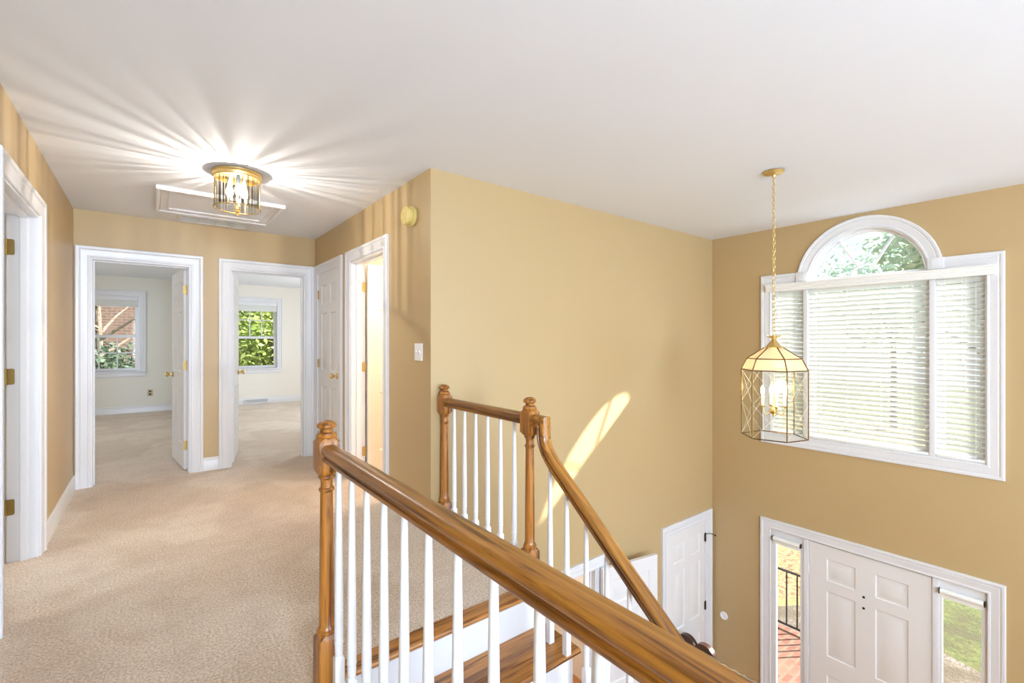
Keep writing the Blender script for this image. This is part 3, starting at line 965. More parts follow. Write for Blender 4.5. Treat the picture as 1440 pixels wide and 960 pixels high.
# ------------------------------------------------------------------ staircase
RISE, RUN = 0.193, 0.24
sx0, sx1 = EDGE1 + 0.012, EDGE2 - 0.02
stair = thing('staircase', 'oak-tread staircase with white risers going down to the foyer', 'staircase', ((sx0 + sx1) / 2, 1.8, 0))
for k in range(1, 15):
    yr = NOSE + 0.028 - RUN * (k - 1)                       # face of riser k
    ztop = -RISE * (k - 1); zb = -RISE * k
    bm = bmesh.new(); bx(bm, sx0, sx1, yr, yr + 0.018, zb - (0.028 if k < 14 else 0), ztop - 0.024)
    # little cove under the nosing
    vs = [(yr, ztop - 0.024), (yr - 0.012, ztop - 0.024), (yr - 0.010, ztop - 0.032), (yr, ztop - 0.042)]
    a = [bm.verts.new((sx0, y, z)) for y, z in vs]; b = [bm.verts.new((sx1, y, z)) for y, z in vs]
    for i in range(4): bm.faces.new((a[i], a[(i + 1) % 4], b[(i + 1) % 4], b[i]))
    bm.faces.new(a); bm.faces.new(b)
    finish('riser', bm, M['white'], stair)
    if k < 14:
        bm = bmesh.new()
        nosing_section(bm, yr - 0.028 - RUN, RUN + 0.026, zb, sx0, sx1 + 0.045)
        finish('tread', bm, M['wx'], stair)
bm = bmesh.new()
sg = []
for k in range(1, 14):
    yr = NOSE + 0.028 - RUN * (k - 1)
    sg += [(yr + (0.018 if k == 1 else 0), -RISE * (k - 1) - 0.029), (yr + (0.018 if k == 1 else 0), -RISE * k - 0.029)]
    sg[-2:] = [(yr + 0.018, -RISE * (k - 1) - 0.029), (yr + 0.018, -RISE * k - 0.029)] if k == 1 else [(yr, -RISE * (k - 1) - 0.029), (yr, -RISE * k - 0.029)]
yl = NOSE + 0.028 - RUN * 13
sg += [(yl, -RISE * 13 - 0.029), (yl, FO + 0.001), (yl + 0.30, FO + 0.001), (NOSE + 0.046, -0.52)]
panel(bm, sg, [], lambda u, v, d: (d, u, v), sx1 + 0.001, sx1 + 0.016)
finish('stringer', bm, M['white'], stair)

# ------------------------------------------------------------------ railings
RPROF = [(0.0, 0.0), (0.010, -0.0005), (0.019, -0.003), (0.026, -0.008), (0.0295, -0.015), (0.0300, -0.023), (0.0275, -0.030), (0.0215, -0.034),
         (0.0190, -0.038), (0.0195, -0.043), (0.0250, -0.046), (0.0255, -0.053), (0.0225, -0.058)]
RPROF = RPROF + [(-a, b) for a, b in reversed(RPROF[1:])]


def rail(bm, x, path):
    """path = [(y, z of the rail's top line)]; swept with mitres, going towards -y"""
    rings = []
    n = len(path)
    for i, (y, z) in enumerate(path):
        ds = []
        if i > 0: ds.append(Vector((y - path[i - 1][0], z - path[i - 1][1])).normalized())
        if i < n - 1: ds.append(Vector((path[i + 1][0] - y, path[i + 1][1] - z)).normalized())
        ups = [Vector((d.y, -d.x)) for d in ds]
        u = (ups[0] + ups[-1]).normalized(); k = 1 / max(0.4, u.dot(ups[0]))
        rings.append([bm.verts.new((x + a, y + u.x * b * k, z + u.y * b * k)) for a, b in RPROF])
    m = len(RPROF)
    for a, b in zip(rings, rings[1:]):
        for k in range(m):
            bm.faces.new((a[k], a[(k + 1) % m], b[(k + 1) % m], b[k]))
    bm.faces.new(rings[0]); bm.faces.new(rings[-1])


def chamfer_block(bm, hw, z0, z1, ch=0.012, top=True, bottom=True, rt=0.024):
    """square block whose ends are worked towards the round; corners slightly eased"""
    def ring(z, w, e):
        return [bm.verts.new((a, b, z)) for a, b in ((w, w - e), (w - e, w), (-w + e, w), (-w, w - e), (-w, -w + e), (-w + e, -w), (w - e, -w), (w, -w + e))]
    e = 0.003
    rs = []
    if bottom: rs.append(ring(z0, rt, rt * 0.55)); rs.append(ring(z0 + ch, hw, e))
    else: rs.append(ring(z0, hw, e))
    if top: rs.append(ring(z1 - ch, hw, e)); rs.append(ring(z1, rt, rt * 0.55))
    else: rs.append(ring(z1, hw, e))
    for a, b in zip(rs, rs[1:]):
        for k in range(8): bm.faces.new((a[k], a[(k + 1) % 8], b[(k + 1) % 8], b[k]))
    bm.faces.new(rs[0]); bm.faces.new(rs[-1])


def newel_bm():
    bm = bmesh.new(); hw = 0.038
    chamfer_block(bm, hw, -0.02, 0.222, 0.020, True, False, 0.027)
    lathe(bm, [(0.026, 0.215), (0.034, 0.222), (0.035, 0.228), (0.030, 0.233), (0.031, 0.238), (0.029, 0.243), (0.0262, 0.250),
               (0.0262, 0.300), (0.0250, 0.45), (0.0235, 0.60), (0.0218, 0.722), (0.0218, 0.735), (0.0262, 0.740), (0.0275, 0.745), (0.0255, 0.750), (0.0215, 0.753),
               (0.0205, 0.765), (0.0215, 0.780), (0.0260, 0.785), (0.0290, 0.790), (0.0275, 0.796), (0.024, 0.800), (0.024, 0.806)], (0, 0, 0), 24)
    chamfer_block(bm, hw, 0.800, 0.936, 0.018, True, True, 0.030)
    lathe(bm, [(0.030, 0.930), (0.0365, 0.936), (0.0375, 0.941), (0.034, 0.946), (0.0335, 0.949), (0.030, 0.953), (0.0235, 0.955), (0.0215, 0.960), (0.0225, 0.966),
               (0.0325, 0.970), (0.0345, 0.975), (0.0325, 0.983), (0.026, 0.990), (0.014, 0.996), (1e-4, 0.998)], (0, 0, 0), 28)
    return bm


newel0 = None
def newel(root, x, y):
    global newel0
    if newel0 is None:
        newel0 = finish('newel_post', newel_bm(), M['wz'], None, True, 30); o = newel0
    else:
        o = newel0.copy(); C.objects.link(o)
    o.location = (x, y, 0); attach(o, root)
    return o


def baluster_mesh(H):
    bm = bmesh.new()
    chamfer_block(bm, 0.016, 0.0, 0.205, 0.010, True, False, 0.0125)
    lathe(bm, [(0.0125, 0.200), (0.0125, 0.206), (0.0135, 0.216), (0.0140, 0.235), (0.0132, 0.243), (0.0155, 0.246), (0.0155, 0.252), (0.0140, 0.256), (0.0150, 0.270),
               (0.0148, 0.32), (0.0140, 0.45), (0.0090, max(H, 0.6))], (0, 0, 0), 16)
    me_o = finish('baluster', bm, M['white'], None, True, 30)
    return me_o


# guard rail in the foreground
g1 = thing('guard_railing', 'level oak guard rail with white balusters running past the camera beside the stairs', 'railing', (RAILX, 1.78, 0))
N3Y = 1.765
RT = 0.912
newel(g1, RAILX, N3Y)
bm = bmesh.new(); rail(bm, RAILX, [(N3Y - 0.036, RT), (1.1, RT), (0.4, RT), (-0.4, RT), (-1.6, RT)])
finish('handrail', bm, M['wy'], g1, True, 40)
b0 = baluster_mesh(RT - 0.056)
for i in range(15):
    o = b0 if i == 0 else b0.copy()
    if i: C.objects.link(o)
    o.location = (RAILX, 1.625 - 0.1305 * i, 0.004); attach(o, g1)

# second railing: level guard from the stairwell wall to its newel, then down the stairs
g2 = thing('stair_railing', 'oak railing from the stairwell wall with a gooseneck curving down the stairs', 'railing', (RAILX2, 1.846, 0))
N2Y, N1Y = 1.846, 2.731
newel(g2, RAILX2, N1Y); newel(g2, RAILX2, N2Y)
bm = bmesh.new(); rail(bm, RAILX2, [(N1Y - 0.036, RT), (N2Y + 0.036, RT)])
finish('handrail', bm, M['wy'], g2, True, 40)
# gooseneck and rake; path is the top/outer line
rk = lambda y: 0.552 + 0.80 * (y - 1.447)
vy = 1.708
path = [(N2Y - 0.036, RT), (vy, RT), (vy, 0.86), (vy, 0.822)]
cv0 = Vector((vy, 0.822)); cv3 = Vector((1.60, rk(1.60))); cv1 = Vector((vy, 0.765)); cv2 = Vector((1.655, rk(1.655)))
for i in range(1, 13):
    t_ = i / 12
    p_ = cv0 * (1 - t_) ** 3 + cv1 * 3 * t_ * (1 - t_) ** 2 + cv2 * 3 * t_ ** 2 * (1 - t_) + cv3 * t_ ** 3
    path.append((p_.x, p_.y))
for y in (1.4, 1.0, 0.5, 0.0, -0.6, -1.25):
    path.append((y, rk(y)))
bm = bmesh.new(); rail(bm, RAILX2, path)
finish('stair_handrail', bm, M['wr'], g2, True, 40)
for i in range(6):
    o = b0.copy(); C.objects.link(o)
    o.location = (RAILX2, N1Y - 0.125 - 0.126 * i, 0.004); attach(o, g2)
j = 0
for i in range(12):
    y = 1.690 - 0.115 * i if i < 2 else 1.690 - 0.12 * i
    k = i // 2 + 1
    H = rk(y) - 0.058 / math.cos(math.atan(0.8)) + 0.004 + RISE * k
    bm_o = baluster_mesh(H + 0.012)
    bm_o.location = (RAILX2, y, -RISE * k); attach(bm_o, g2)
# starting newel at the foot of the stairs
o = newel0.copy(); C.objects.link(o); o.location = (RAILX2, -1.29, FO + 0.02); attach(o, g2)

# ------------------------------------------------------------------ ceiling light
LX, LY = 0.47, 3.67
cl = thing('ceiling_light', 'round brass and glass flush ceiling light in the hall', 'ceiling light', (LX, LY, CE))
bm = bmesh.new()
lathe(bm, [(1e-4, CE - 0.001), (0.148, CE - 0.001), (0.152, CE - 0.006), (0.152, CE - 0.014), (0.146, CE - 0.020), (0.149, CE - 0.026), (0.147, CE - 0.040), (0.140, CE - 0.046),
           (0.134, CE - 0.046), (0.134, CE - 0.030), (1e-4, CE - 0.028)], (LX, LY, 0), 48)
finish('brass_rim', bm, M['brass'], cl)
GZ0, GZ1 = CE - 0.245, CE - 0.044
bm = bmesh.new()
lathe(bm, [(0.139, GZ0 - CE), (0.139, GZ1 - CE)], (0, 0, 0), 64, cap=False)
gd = finish('glass_drum', bm, M['drum'], None)
gd.location = (LX, LY, CE); attach(gd, cl)
bm = bmesh.new(); lathe(bm, [(1e-4, GZ0 - 0.001), (0.137, GZ0 - 0.001), (0.137, GZ0 + 0.002), (1e-4, GZ0 + 0.002)], (LX, LY, 0), 48, cap=False)
finish('bottom_glass', bm, M['disc'], cl)
bm = bmesh.new()
for k in range(8):
    a = 2 * PI * k / 8 + 0.32
    p = (LX + 0.141 * math.cos(a), LY + 0.141 * math.sin(a))
    tube(bm, [(p[0], p[1], GZ0), (p[0], p[1], GZ1)], 0.0022, 8)
tube(bm, [(LX + 0.140 * math.cos(2 * PI * i / 48), LY + 0.140 * math.sin(2 * PI * i / 48), GZ0) for i in range(48)], 0.0036, 8, True)
finish('cage', bm, M['antique'], cl)
bm = bmesh.new()
lathe(bm, [(1e-4, GZ0 - 0.052), (0.006, GZ0 - 0.048), (0.009, GZ0 - 0.040), (0.006, GZ0 - 0.034), (0.012, GZ0 - 0.030), (0.017, GZ0 - 0.020), (0.014, GZ0 - 0.010), (0.018, GZ0 - 0.006),
           (0.018, GZ0 - 0.001), (0.004, GZ0 + 0.002), (0.004, CE - 0.03)], (LX, LY, 0), 20)
finish('finial', bm, M['brass'], cl)
for k in range(3):
    a = 2 * PI * k / 3 + 0.5
    c = (LX + 0.052 * math.cos(a), LY + 0.052 * math.sin(a), 0)
    bm = bmesh.new()
    lathe(bm, [(1e-4, CE - 0.165), (0.014, CE - 0.160), (0.023, CE - 0.145), (0.025, CE - 0.130), (0.020, CE - 0.112), (0.013, CE - 0.098), (0.012, CE - 0.09)], c, 18)
    finish('bulb', bm, M['bulb'], cl)
    bm = bmesh.new(); lathe(bm, [(0.013, CE - 0.092), (0.015, CE - 0.088), (0.015, CE - 0.055), (0.010, CE - 0.030)], c, 16)
    finish('socket', bm, M['plate'], cl)
lamp('ceiling_light_glow', 'POINT', (LX - 0.012, LY - 0.012, CE - 0.135), 23, (1.0, 0.95, 0.88), radius=0.005)
lamp('bathroom_light', 'POINT', (2.5, 3.6, 2.1), 42, (1.0, 0.96, 0.90), radius=0.12)
lamp('backroom_light', 'POINT', (2.9, 4.4, -0.7), 30, (1.0, 0.88, 0.76), radius=0.15)

# ------------------------------------------------------------------ attic hatch and return grille
ht = thing('attic_hatch', 'white framed attic access panel in the hall ceiling', 'hatch', (0.47, 4.68, CE))
hx0, hx1, hy0, hy1 = 0.03, 0.905, 4.30, 5.05
mpc = lambda u, v, d: (u, v, CE - d)
bm = bmesh.new()
inn = [(hx1 - 0.09, hy0 + 0.09), (hx1 - 0.09, hy1 - 0.09), (hx0 + 0.09, hy1 - 0.09), (hx0 + 0.09, hy0 + 0.09)]
moulding(bm, inn, [(-o * 0.95, d * 1.3) for o, d in CASING], mpc, closed=True)
finish('hatch_frame', bm, M['white'], ht, True, 25)
box_obj('hatch_panel', hx0 + 0.085, hx1 - 0.085, hy0 + 0.085, hy1 - 0.085, CE - 0.006, CE - 0.0005, M['ceil'], ht)
vt = thing('return_air_grille', 'white louvred return air grille in the ceiling beside the end wall', 'vent', (0.49, 5.3, CE))
vx0, vx1, vy0, vy1 = 0.20, 0.78, 5.17, 5.42
bm = bmesh.new()
panel(bm, rect(vx0, vx1, vy0, vy1), [rect(vx0 + 0.025 + 0.1325 * k + (0.004 if k else 0), vx0 + 0.025 + 0.1325 * (k + 1) - 0.004, vy0 + 0.025, vy1 - 0.025) for k in range(4)], mpc, 0.0005, 0.012)
finish('grille_frame', bm, M['white'], vt)
bm = bmesh.new()
for i in range(13):
    yy = vy0 + 0.032 + i * 0.0155
    vs = [bm.verts.new(p) for p in ((vx0 + 0.024, yy - 0.006, CE - 0.010), (vx1 - 0.024, yy - 0.006, CE - 0.010), (vx1 - 0.024, yy + 0.006, CE - 0.002), (vx0 + 0.024, yy + 0.006, CE - 0.002))]
    vs2 = [bm.verts.new(v.co + Vector((0, 0.001, -0.001))) for v in vs]
    bm.faces.new(vs); bm.faces.new(vs2)
    for k in range(4): bm.faces.new((vs[k], vs[(k + 1) % 4], vs2[(k + 1) % 4], vs2[k]))
finish('louvres', bm, M['shade'], vt)

# ------------------------------------------------------------------ wall fittings
sd = thing('wall_fitting', 'round yellowed fitting high on the right hall wall above the switch', 'wall fitting', (RW, 3.04, 2.172))
bm = bmesh.new()
lathe(bm, [(1e-4, 0.0), (0.068, 0.0), (0.070, -0.004), (0.070, -0.018), (0.066, -0.022), (0.058, -0.024), (0.058, -0.030), (0.062, -0.034)], (RW - 0.0005, 3.04, 2.172), 36, axis=0)
finish('mounting_base', bm, M['yellowed'], sd)
bm = bmesh.new()
lathe(bm, [(0.062, -0.032), (0.064, -0.036), (0.064, -0.060), (0.060, -0.066), (0.048, -0.068), (0.046, -0.064), (0.034, -0.064), (0.032, -0.069), (0.016, -0.070), (0.014, -0.065), (1e-4, -0.065)], (RW - 0.0005, 3.04, 2.172), 36, axis=0)
for k in range(10):
    a = 2 * PI * k / 10
    lathe(bm, [(0.006, -0.062), (0.006, -0.0665), (1e-4, -0.068)], (RW - 0.0005, 3.04 + 0.040 * math.cos(a), 2.172 + 0.040 * math.sin(a)), 8, axis=0)
finish('cover', bm, M['yellowed'], sd)
sw = thing('light_switch', 'white double light switch plate on the right hall wall near the corner', 'switch', (RW, 2.943, 1.212))
bm = bmesh.new(); bx(bm, RW - 0.006, RW - 0.0002, 2.885, 3.001, 1.152, 1.272, 0.002); finish('switch_plate', bm, M['plate'], sw)
for yy in (2.92, 2.966):
    bm = bmesh.new(); bx(bm, RW - 0.009, RW - 0.005, yy - 0.007, yy + 0.007, 1.196, 1.228, 0.001); bx(bm, RW - 0.017, RW - 0.008, yy - 0.004, yy + 0.004, 1.212, 1.222, 0.001)
    finish('toggle', bm, M['plate'], sw)
ot = thing('wall_outlet', 'almond outlet on the left bedroom wall below the window', 'outlet', (-0.01, BACK, 0.345))
bm = bmesh.new(); bx(bm, -0.048, 0.030, BACK - 0.006, BACK - 0.0002, 0.285, 0.405, 0.002); finish('outlet_plate', bm, M['almond'], ot)
for zz in (0.320, 0.370):
    bm = bmesh.new(); lathe(bm, [(1e-4, -0.002), (0.016, -0.002), (0.017, 0.0)], (-0.009, BACK - 0.006, zz), 16, axis=1); finish('receptacle', bm, M['bronze'], ot)
rg = thing('floor_register', 'white slotted heat register against the right bedroom baseboard', 'register', (1.73, BACK - 0.03, 0.0))
bm = bmesh.new()
panel(bm, rect(1.50, 1.95, 0.005, 0.115), [rect(1.525 + 0.10 * k, 1.525 + 0.10 * k + 0.092, 0.030, 0.092) for k in range(4)], MY(BACK - 0.016), 0.0, 0.02)
finish('register_frame', bm, M['white'], rg)
bm = bmesh.new()
for k in range(20):
    bx(bm, 1.527 + k * 0.0205, 1.532 + k * 0.0205, BACK - 0.030, BACK - 0.018, 0.028, 0.094)
finish('register_fins', bm, M['white'], rg)
bm = bmesh.new()
lathe(bm, [(1e-4, 0.0), (0.044, 0.0), (0.045, -0.004), (0.040, -0.009), (0.030, -0.009), (0.026, -0.005), (1e-4, -0.005)], (WW - 0.0002, 2.633, -1.766), 28, axis=0)
tag(finish('wall_bumper', bm, M['plate'], None), 'small round white bumper on the window wall beside the foyer closet', 'wall bumper')

# ------------------------------------------------------------------ pendant lantern
PX, PY = 3.34, 1.398
pl = thing('pendant_lantern', 'hexagonal brass and glass lantern hanging by a chain above the foyer', 'pendant light', (PX, PY, CE))
bm = bmesh.new()
lathe(bm, [(1e-4, CE - 0.001), (0.062, CE - 0.001), (0.066, CE - 0.006), (0.060, CE - 0.014), (0.030, CE - 0.022), (0.014, CE - 0.028), (0.010, CE - 0.040), (1e-4, CE - 0.044)], (PX, PY, 0), 32)
finish('canopy', bm, M['brass'], pl)
bm = bmesh.new()
z = CE - 0.040; k = 0
ZC = EYE + 0.045
nlk = 40; pitch = (z - ZC) / nlk
for k in range(nlk):
    zc = z - pitch * (k + 0.5)
    hl, hwid = pitch / 2 + 0.003, 0.0085
    pts = []
    for i in range(14):
        a = 2 * PI * i / 14
        u = hwid * math.cos(a); v = (hl - hwid) * (1 if math.sin(a) > 0 else -1) * (abs(math.sin(a)) > 0.05) + hwid * math.sin(a)
        pts.append((PX + (u if k % 2 else 0), PY + (0 if k % 2 else u), zc + v))
    tube(bm, pts, 0.0022, 6, True)
tube(bm, [(PX + 0.003, PY, z), (PX - 0.003, PY + 0.002, (z + ZC) / 2), (PX + 0.002, PY, ZC)], 0.0015, 6)
finish('chain', bm, M['brass'], pl)
zb, zs, zm2, zt = EYE - 0.643, EYE - 0.193, EYE - 0.116, EYE - 0.042
bm = bmesh.new()
lathe(bm, [(1e-4, ZC + 0.005), (0.008, ZC), (0.010, ZC - 0.010), (0.008, ZC - 0.014), (0.040, ZC - 0.010), (0.042, ZC - 0.013), (0.016, ZC - 0.022), (0.012, ZC - 0.032),
           (0.020, ZC - 0.042), (0.028, ZC - 0.052), (0.048, zt + 0.008), (0.060, zt), (0.055, zt - 0.004), (1e-4, zt - 0.004)], (PX, PY, 0), 24)
for i in range(12):       # little leaf points round the crown
    a = 2 * PI * i / 12
    c, s_ = math.cos(a), math.sin(a)
    p0 = Vector((PX + 0.030 * c, PY + 0.030 * s_, ZC - 0.016)); p1 = Vector((PX + 0.050 * c, PY + 0.050 * s_, ZC + 0.000))
    q = Vector((-s_, c, 0)) * 0.008
    vs = [bm.verts.new(v) for v in (p0 - q, p0 + q, p1)]
    vs2 = [bm.verts.new(v.co + Vector((0, 0, -0.002))) for v in vs]
    bm.faces.new(vs); bm.faces.new(vs2)
    for j_ in range(3): bm.faces.new((vs[j_], vs[(j_ + 1) % 3], vs2[(j_ + 1) % 3], vs2[j_]))
finish('crown', bm, M['brass'], pl)
# orientation: vertex at -8 degrees in the (right, away) frame of the camera's bearing to the lantern
yaw = math.atan2(508, 653)
base_ang = -yaw - math.radians(29.4 + 8)
HR = 0.200
def hexv(r, z):
    return [Vector((PX + r * math.cos(base_ang + PI / 3 * k), PY + r * math.sin(base_ang + PI / 3 * k), z)) for k in range(6)]
L = [hexv(HR, zb), hexv(HR, zs), hexv(HR * 0.815, zm2), hexv(HR * 0.28, zt)]
bm = bmesh.new()
for lv in L:
    for k in range(6): tube(bm, [lv[k], lv[(k + 1) % 6]], 0.0038, 6)
for a_, b_ in zip(L, L[1:]):
    for k in range(6): tube(bm, [a_[k], b_[k]], 0.0045, 6)
finish('came_frame', bm, M['came'], pl)
def slab(bm, pts, t=0.0015):
    n_ = (pts[1] - pts[0]).cross(pts[2] - pts[0]).normalized() * t
    a_ = [bm.verts.new(p + n_) for p in pts]; b_ = [bm.verts.new(p - n_) for p in pts]
    bm.faces.new(a_); bm.faces.new(b_)
    m_ = len(pts)
    for k in range(m_): bm.faces.new((a_[k], a_[(k + 1) % m_], b_[(k + 1) % m_], b_[k]))
for k in range(6):
    k2 = (k + 1) % 6
    bm = bmesh.new()
    bm.faces.new([bm.verts.new(p) for p in (L[0][k], L[0][k2], L[1][k2], L[1][k])])
    o = finish('glass_panel', bm, M['lantern'], pl)
    bm = bmesh.new()
    P = lambda u, v: L[0][k] * (1 - u) * (1 - v) + L[0][k2] * u * (1 - v) + L[1][k2] * u * v + L[1][k] * (1 - u) * v
    for (u0, v0, u1, v1) in ((0, 1, 1, 0.5), (1, 1, 0, 0.5), (0, 0.5, 1, 0), (1, 0.5, 0, 0)):
        tube(bm, [P(u0, v0), P(u1, v1)], 0.0010, 4)
    finish('etched_lattice', bm, M['etch'], o)
    for a_, b_ in ((L[1], L[2]), (L[2], L[3])):
        bm = bmesh.new(); bm.faces.new([bm.verts.new(p) for p in (a_[k], a_[k2], b_[k2], b_[k])])
        finish('roof_glass', bm, M['amber'], pl)
# candle cluster
bm = bmesh.new()
lathe(bm, [(0.004, zt), (0.004, zb + 0.215), (0.010, zb + 0.210), (0.012, zb + 0.195), (0.022, zb + 0.185), (0.026, zb + 0.170), (0.020, zb + 0.155), (0.008, zb + 0.148), (0.010, zb + 0.138), (1e-4, zb + 0.130)], (PX, PY, 0), 16)
cands = []
for k in range(4):
    a = base_ang + 0.35 + PI / 2 * k
    e = Vector((PX + 0.068 * math.cos(a), PY + 0.068 * math.sin(a), zb + 0.20)); cands.append(e)
    mid_ = Vector((PX + 0.050 * math.cos(a), PY + 0.050 * math.sin(a), zb + 0.145))
    tube(bm, [Vector((PX, PY, zb + 0.17)), mid_, e + Vector((-0.012 * math.cos(a), -0.012 * math.sin(a), -0.05)), e], 0.0035, 8)
    lathe(bm, [(1e-4, e.z - 0.006), (0.012, e.z - 0.002), (0.018, e.z + 0.006), (0.018, e.z + 0.009), (0.011, e.z + 0.006)], (e.x, e.y, 0), 14)
finish('candle_arms', bm, M['brass'], pl)
for e in cands:
    bm = bmesh.new(); lathe(bm, [(0.010, e.z + 0.006), (0.010, e.z + 0.075), (0.006, e.z + 0.078), (1e-4, e.z + 0.079)], (e.x, e.y, 0), 14)
    cd = finish('candle_sleeve', bm, M['candle'], pl)
    bm = bmesh.new(); lathe(bm, [(0.006, e.z + 0.078), (0.011, e.z + 0.092), (0.0135, e.z + 0.108), (0.010, e.z + 0.126), (0.004, e.z + 0.140), (1e-4, e.z + 0.146)], (e.x, e.y, 0), 14)
    finish('flame_bulb', bm, M['flame'], cd)
lamp('lantern_glow', 'POINT', (PX, PY, zb + 0.31), 3.5, (1.0, 0.80, 0.52), radius=0.05)

# ------------------------------------------------------------------ dark chair in the foyer (only its two rounded top corners show)
ch = thing('hall_chair', 'dark brown leather chair with a two-lobed back in front of the foyer closet', 'chair', (4.18, 2.52, FO))
bm = bmesh.new()
lob = []
for cx_ in (2.66, 2.465):
    lob += [(cx_ + 0.11 * math.cos(a), 0.975 - 0.105 + 0.105 * math.sin(a)) for a in [PI * i / 12 for i in range(13)]]
outl = [(2.355, 0.46), (2.77 - 0.02, 0.46)] + [(min(u, 2.755), v) for u, v in lob]
panel(bm, outl, [], lambda u, v, d: (4.30 + d + 0.05 * (v - 0.46), u, FO + v), 0.0, 0.055)
finish('backrest', bm, M['leather'], ch)
box_obj('seat', 3.88, 4.30, 2.32, 2.74, FO + 0.40, FO + 0.47, M['leather'], ch, 0.015)
for x_, y_ in ((3.91, 2.35), (3.91, 2.71), (4.30, 2.35), (4.30, 2.71)):
    bm = bmesh.new(); bar(bm, (x_, y_, FO), (x_, y_, FO + 0.41), 0.035); finish('leg', bm, M['darkwood'], ch)

# ------------------------------------------------------------------ outside
G0 = FO - 0.16
bm = bmesh.new(); bx(bm, WW + TH + 0.0, 60, -40, 60, G0 - 0.1, G0)
o = finish('lawn', bm, M['lawn']); tag(o, kind='structure')
bm = bmesh.new(); bx(bm, -30, WW + TH, BACK + 0.2, 60, G0 - 0.1, G0)
o = finish('lawn', bm, M['lawn']); tag(o, kind='structure')
bm = bmesh.new()
pts = [(7.06, -6), (7.9, -6), (8.15, 0.9), (8.6, 2.1), (8.0, 3.0), (7.06, 3.6)]
panel(bm, pts, [], lambda u, v, d: (u, v, d), G0 - 0.02, G0 + 0.012)
tag(finish('gravel_walk', bm, M['gravel']), 'grey gravel walk beyond the brick stoop', 'gravel', None, 'stuff')
bm = bmesh.new()
pts = [(8.6, 2.1), (30, 5.0), (30, 22), (7.06, 22), (7.06, 3.6), (8.0, 3.0)]
panel(bm, pts, [], lambda u, v, d: (u, v, d), G0 - 0.02, G0 + 0.010)
tag(finish('leaf_litter', bm, M['litter']), 'dry fallen leaves on the ground beyond the porch railing', 'leaves', None, 'stuff')
bm = bmesh.new(); bx(bm, WW + TH, 7.06, -0.8, 5.0, G0 - 0.05, FO - 0.02)
o = finish('brick_stoop', bm, M['brick']); tag(o, 'red brick stoop outside the front door', 'stoop')
pr = thing('porch_railing', 'black iron railing along the edge of the brick stoop', 'railing', (7.0, 3.0, FO - 0.02))
for z_, nm in ((-1.915, 'top_rail'), (-2.66, 'bottom_rail')):
    bm = bmesh.new(); bar(bm, (7.0, 1.95, z_), (7.0, 4.9, z_), 0.035 if nm == 'top_rail' else 0.025, 0.02); finish(nm, bm, M['iron'], pr)
for k in range(22):
    yy = 2.085 + 0.135 * k
    bm = bmesh.new(); bar(bm, (7.0, yy, -2.66 if k % 7 else FO - 0.02), (7.0, yy, -1.92), 0.016); finish('post' if k % 7 == 0 else 'railing_bar', bm, M['iron'], pr)


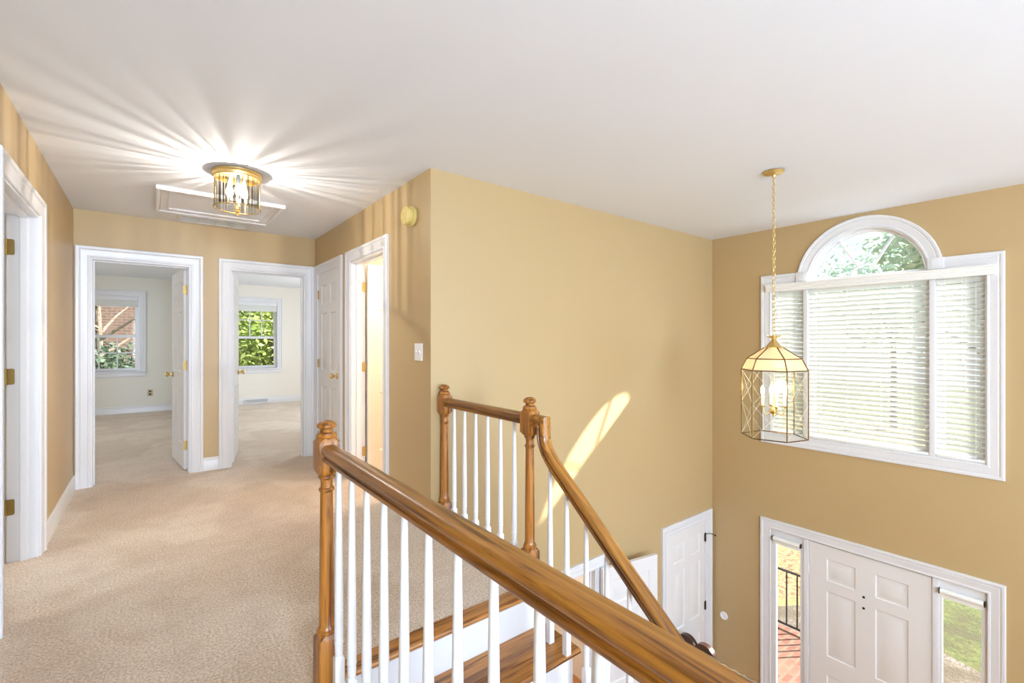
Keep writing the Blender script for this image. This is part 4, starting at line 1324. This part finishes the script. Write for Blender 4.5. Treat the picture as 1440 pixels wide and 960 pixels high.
def tree(name, label, cat, x, y, h, cr_r, cz, mat, nleaf, size=0.14, trunk=0.12, seed=1, group=None, squash=0.9, lumps=9, top=None):
    rnd = random.Random(seed)
    t = thing(name, label, cat, (x, y, G0), group)
    bm = bmesh.new()
    tp = top if top else cz
    tube(bm, [(x, y, G0), (x + 0.08, y, G0 + (tp - G0) * 0.4), (x - 0.05, y + 0.05, tp)], [trunk, trunk * 0.8, trunk * 0.4], 10)
    for k in range(6):
        a = rnd.uniform(0, 2 * PI); r_ = cr_r * 0.8
        z0_ = G0 + (tp - G0) * rnd.uniform(0.5, 0.9)
        tube(bm, [(x, y, z0_), (x + r_ * 0.5 * math.cos(a), y + r_ * 0.5 * math.sin(a), z0_ + 0.35 * r_), (x + r_ * math.cos(a), y + r_ * math.sin(a), z0_ + 0.6 * r_)], [trunk * 0.4, trunk * 0.25, trunk * 0.1], 6)
    finish('trunk', bm, M['bark'], t)
    cl_ = []
    for k in range(lumps):
        while True:
            v = Vector((rnd.uniform(-1, 1), rnd.uniform(-1, 1), rnd.uniform(-1, 1)))
            if v.length < 1: break
        cl_.append((v * cr_r * 0.62, cr_r * rnd.uniform(0.35, 0.55)))
    verts, faces = [], []
    for i in range(nleaf):
        c_, rr = cl_[rnd.randrange(lumps)]
        v = Vector((rnd.gauss(0, 1), rnd.gauss(0, 1), rnd.gauss(0, 1))).normalized() * rr * rnd.uniform(0.6, 1.05) + c_
        p = Vector((x, y, cz)) + Vector((v.x, v.y, v.z * squash))
        a = Vector((rnd.gauss(0, 1), rnd.gauss(0, 1), rnd.gauss(0, 0.6))).normalized()
        b = a.cross(Vector((rnd.gauss(0, 1), rnd.gauss(0, 1), rnd.gauss(0, 1)))).normalized()
        s_ = size * rnd.uniform(0.6, 1.2)
        i0 = len(verts)
        verts += [p - a * s_, p - b * s_ * 0.5, p + a * s_, p + b * s_ * 0.5]
        faces.append((i0, i0 + 1, i0 + 2, i0 + 3))
    me = bpy.data.meshes.new('foliage'); me.from_pydata([tuple(v) for v in verts], [], faces); me.materials.append(M[mat])
    o = bpy.data.objects.new('foliage', me); C.objects.link(o); attach(o, t)
    return t


tree('leafy_tree', 'bright green leafy tree filling the view of the right bedroom window', 'tree', 2.9, 15.2, 6, 3.4, 1.6, 'leaf', 14000, 0.10, 0.12, 3, lumps=16)
tree('leafy_tree', 'darker green tree standing behind the bright one outside the right bedroom window', 'tree', 4.9, 24.5, 8, 4.0, 1.8, 'fir', 7000, 0.2, 0.16, 8, lumps=14)
tree('evergreen_bush', 'dark green bush outside the left bedroom window', 'bush', -2.4, 17.6, 4, 2.2, 0.0, 'fir', 9000, 0.10, 0.08, 5, lumps=14)
tree('bare_tree', 'pale-barked leaning tree outside the left bedroom window', 'tree', -0.95, 14.2, 5, 1.7, 0.5, 'fir', 3600, 0.07, 0.10, 11, lumps=9, top=3.2)
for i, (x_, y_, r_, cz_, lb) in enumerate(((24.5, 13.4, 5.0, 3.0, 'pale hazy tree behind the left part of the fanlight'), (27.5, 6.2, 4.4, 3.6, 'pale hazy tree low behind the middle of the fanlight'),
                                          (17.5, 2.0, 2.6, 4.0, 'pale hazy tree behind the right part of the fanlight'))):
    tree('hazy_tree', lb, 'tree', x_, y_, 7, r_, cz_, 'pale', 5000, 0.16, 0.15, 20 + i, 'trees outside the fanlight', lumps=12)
hb = thing('brick_house', 'brick neighbouring house seen through the left bedroom window', 'house', (-5, 26, G0))
bm = bmesh.new(); panel(bm, rect(-14, 0.2, G0, 3.6), [rect(-4.4, -3.2, 0.6, 2.2), rect(-8.4, -7.2, 0.6, 2.2)], MY(24.0), -0.3, 0.0); finish('wall', bm, M['housebrick'], hb)
box_obj('side_wall', -0.1, 0.2, 24.0, 31.0, G0, 3.6, M['housebrick'], hb)
for x_ in (-4.4, -8.4):
    box_obj('window_pane', x_, x_ + 1.2, 24.12, 24.16, 0.6, 2.2, M['glass'], hb)
bm = bmesh.new(); panel(bm, [(23.6, 3.6), (27.5, 6.4), (31.4, 3.6)], [], lambda u, v, d: (d, u, v), -14.3, 0.5); finish('roof', bm, M['roof'], hb)
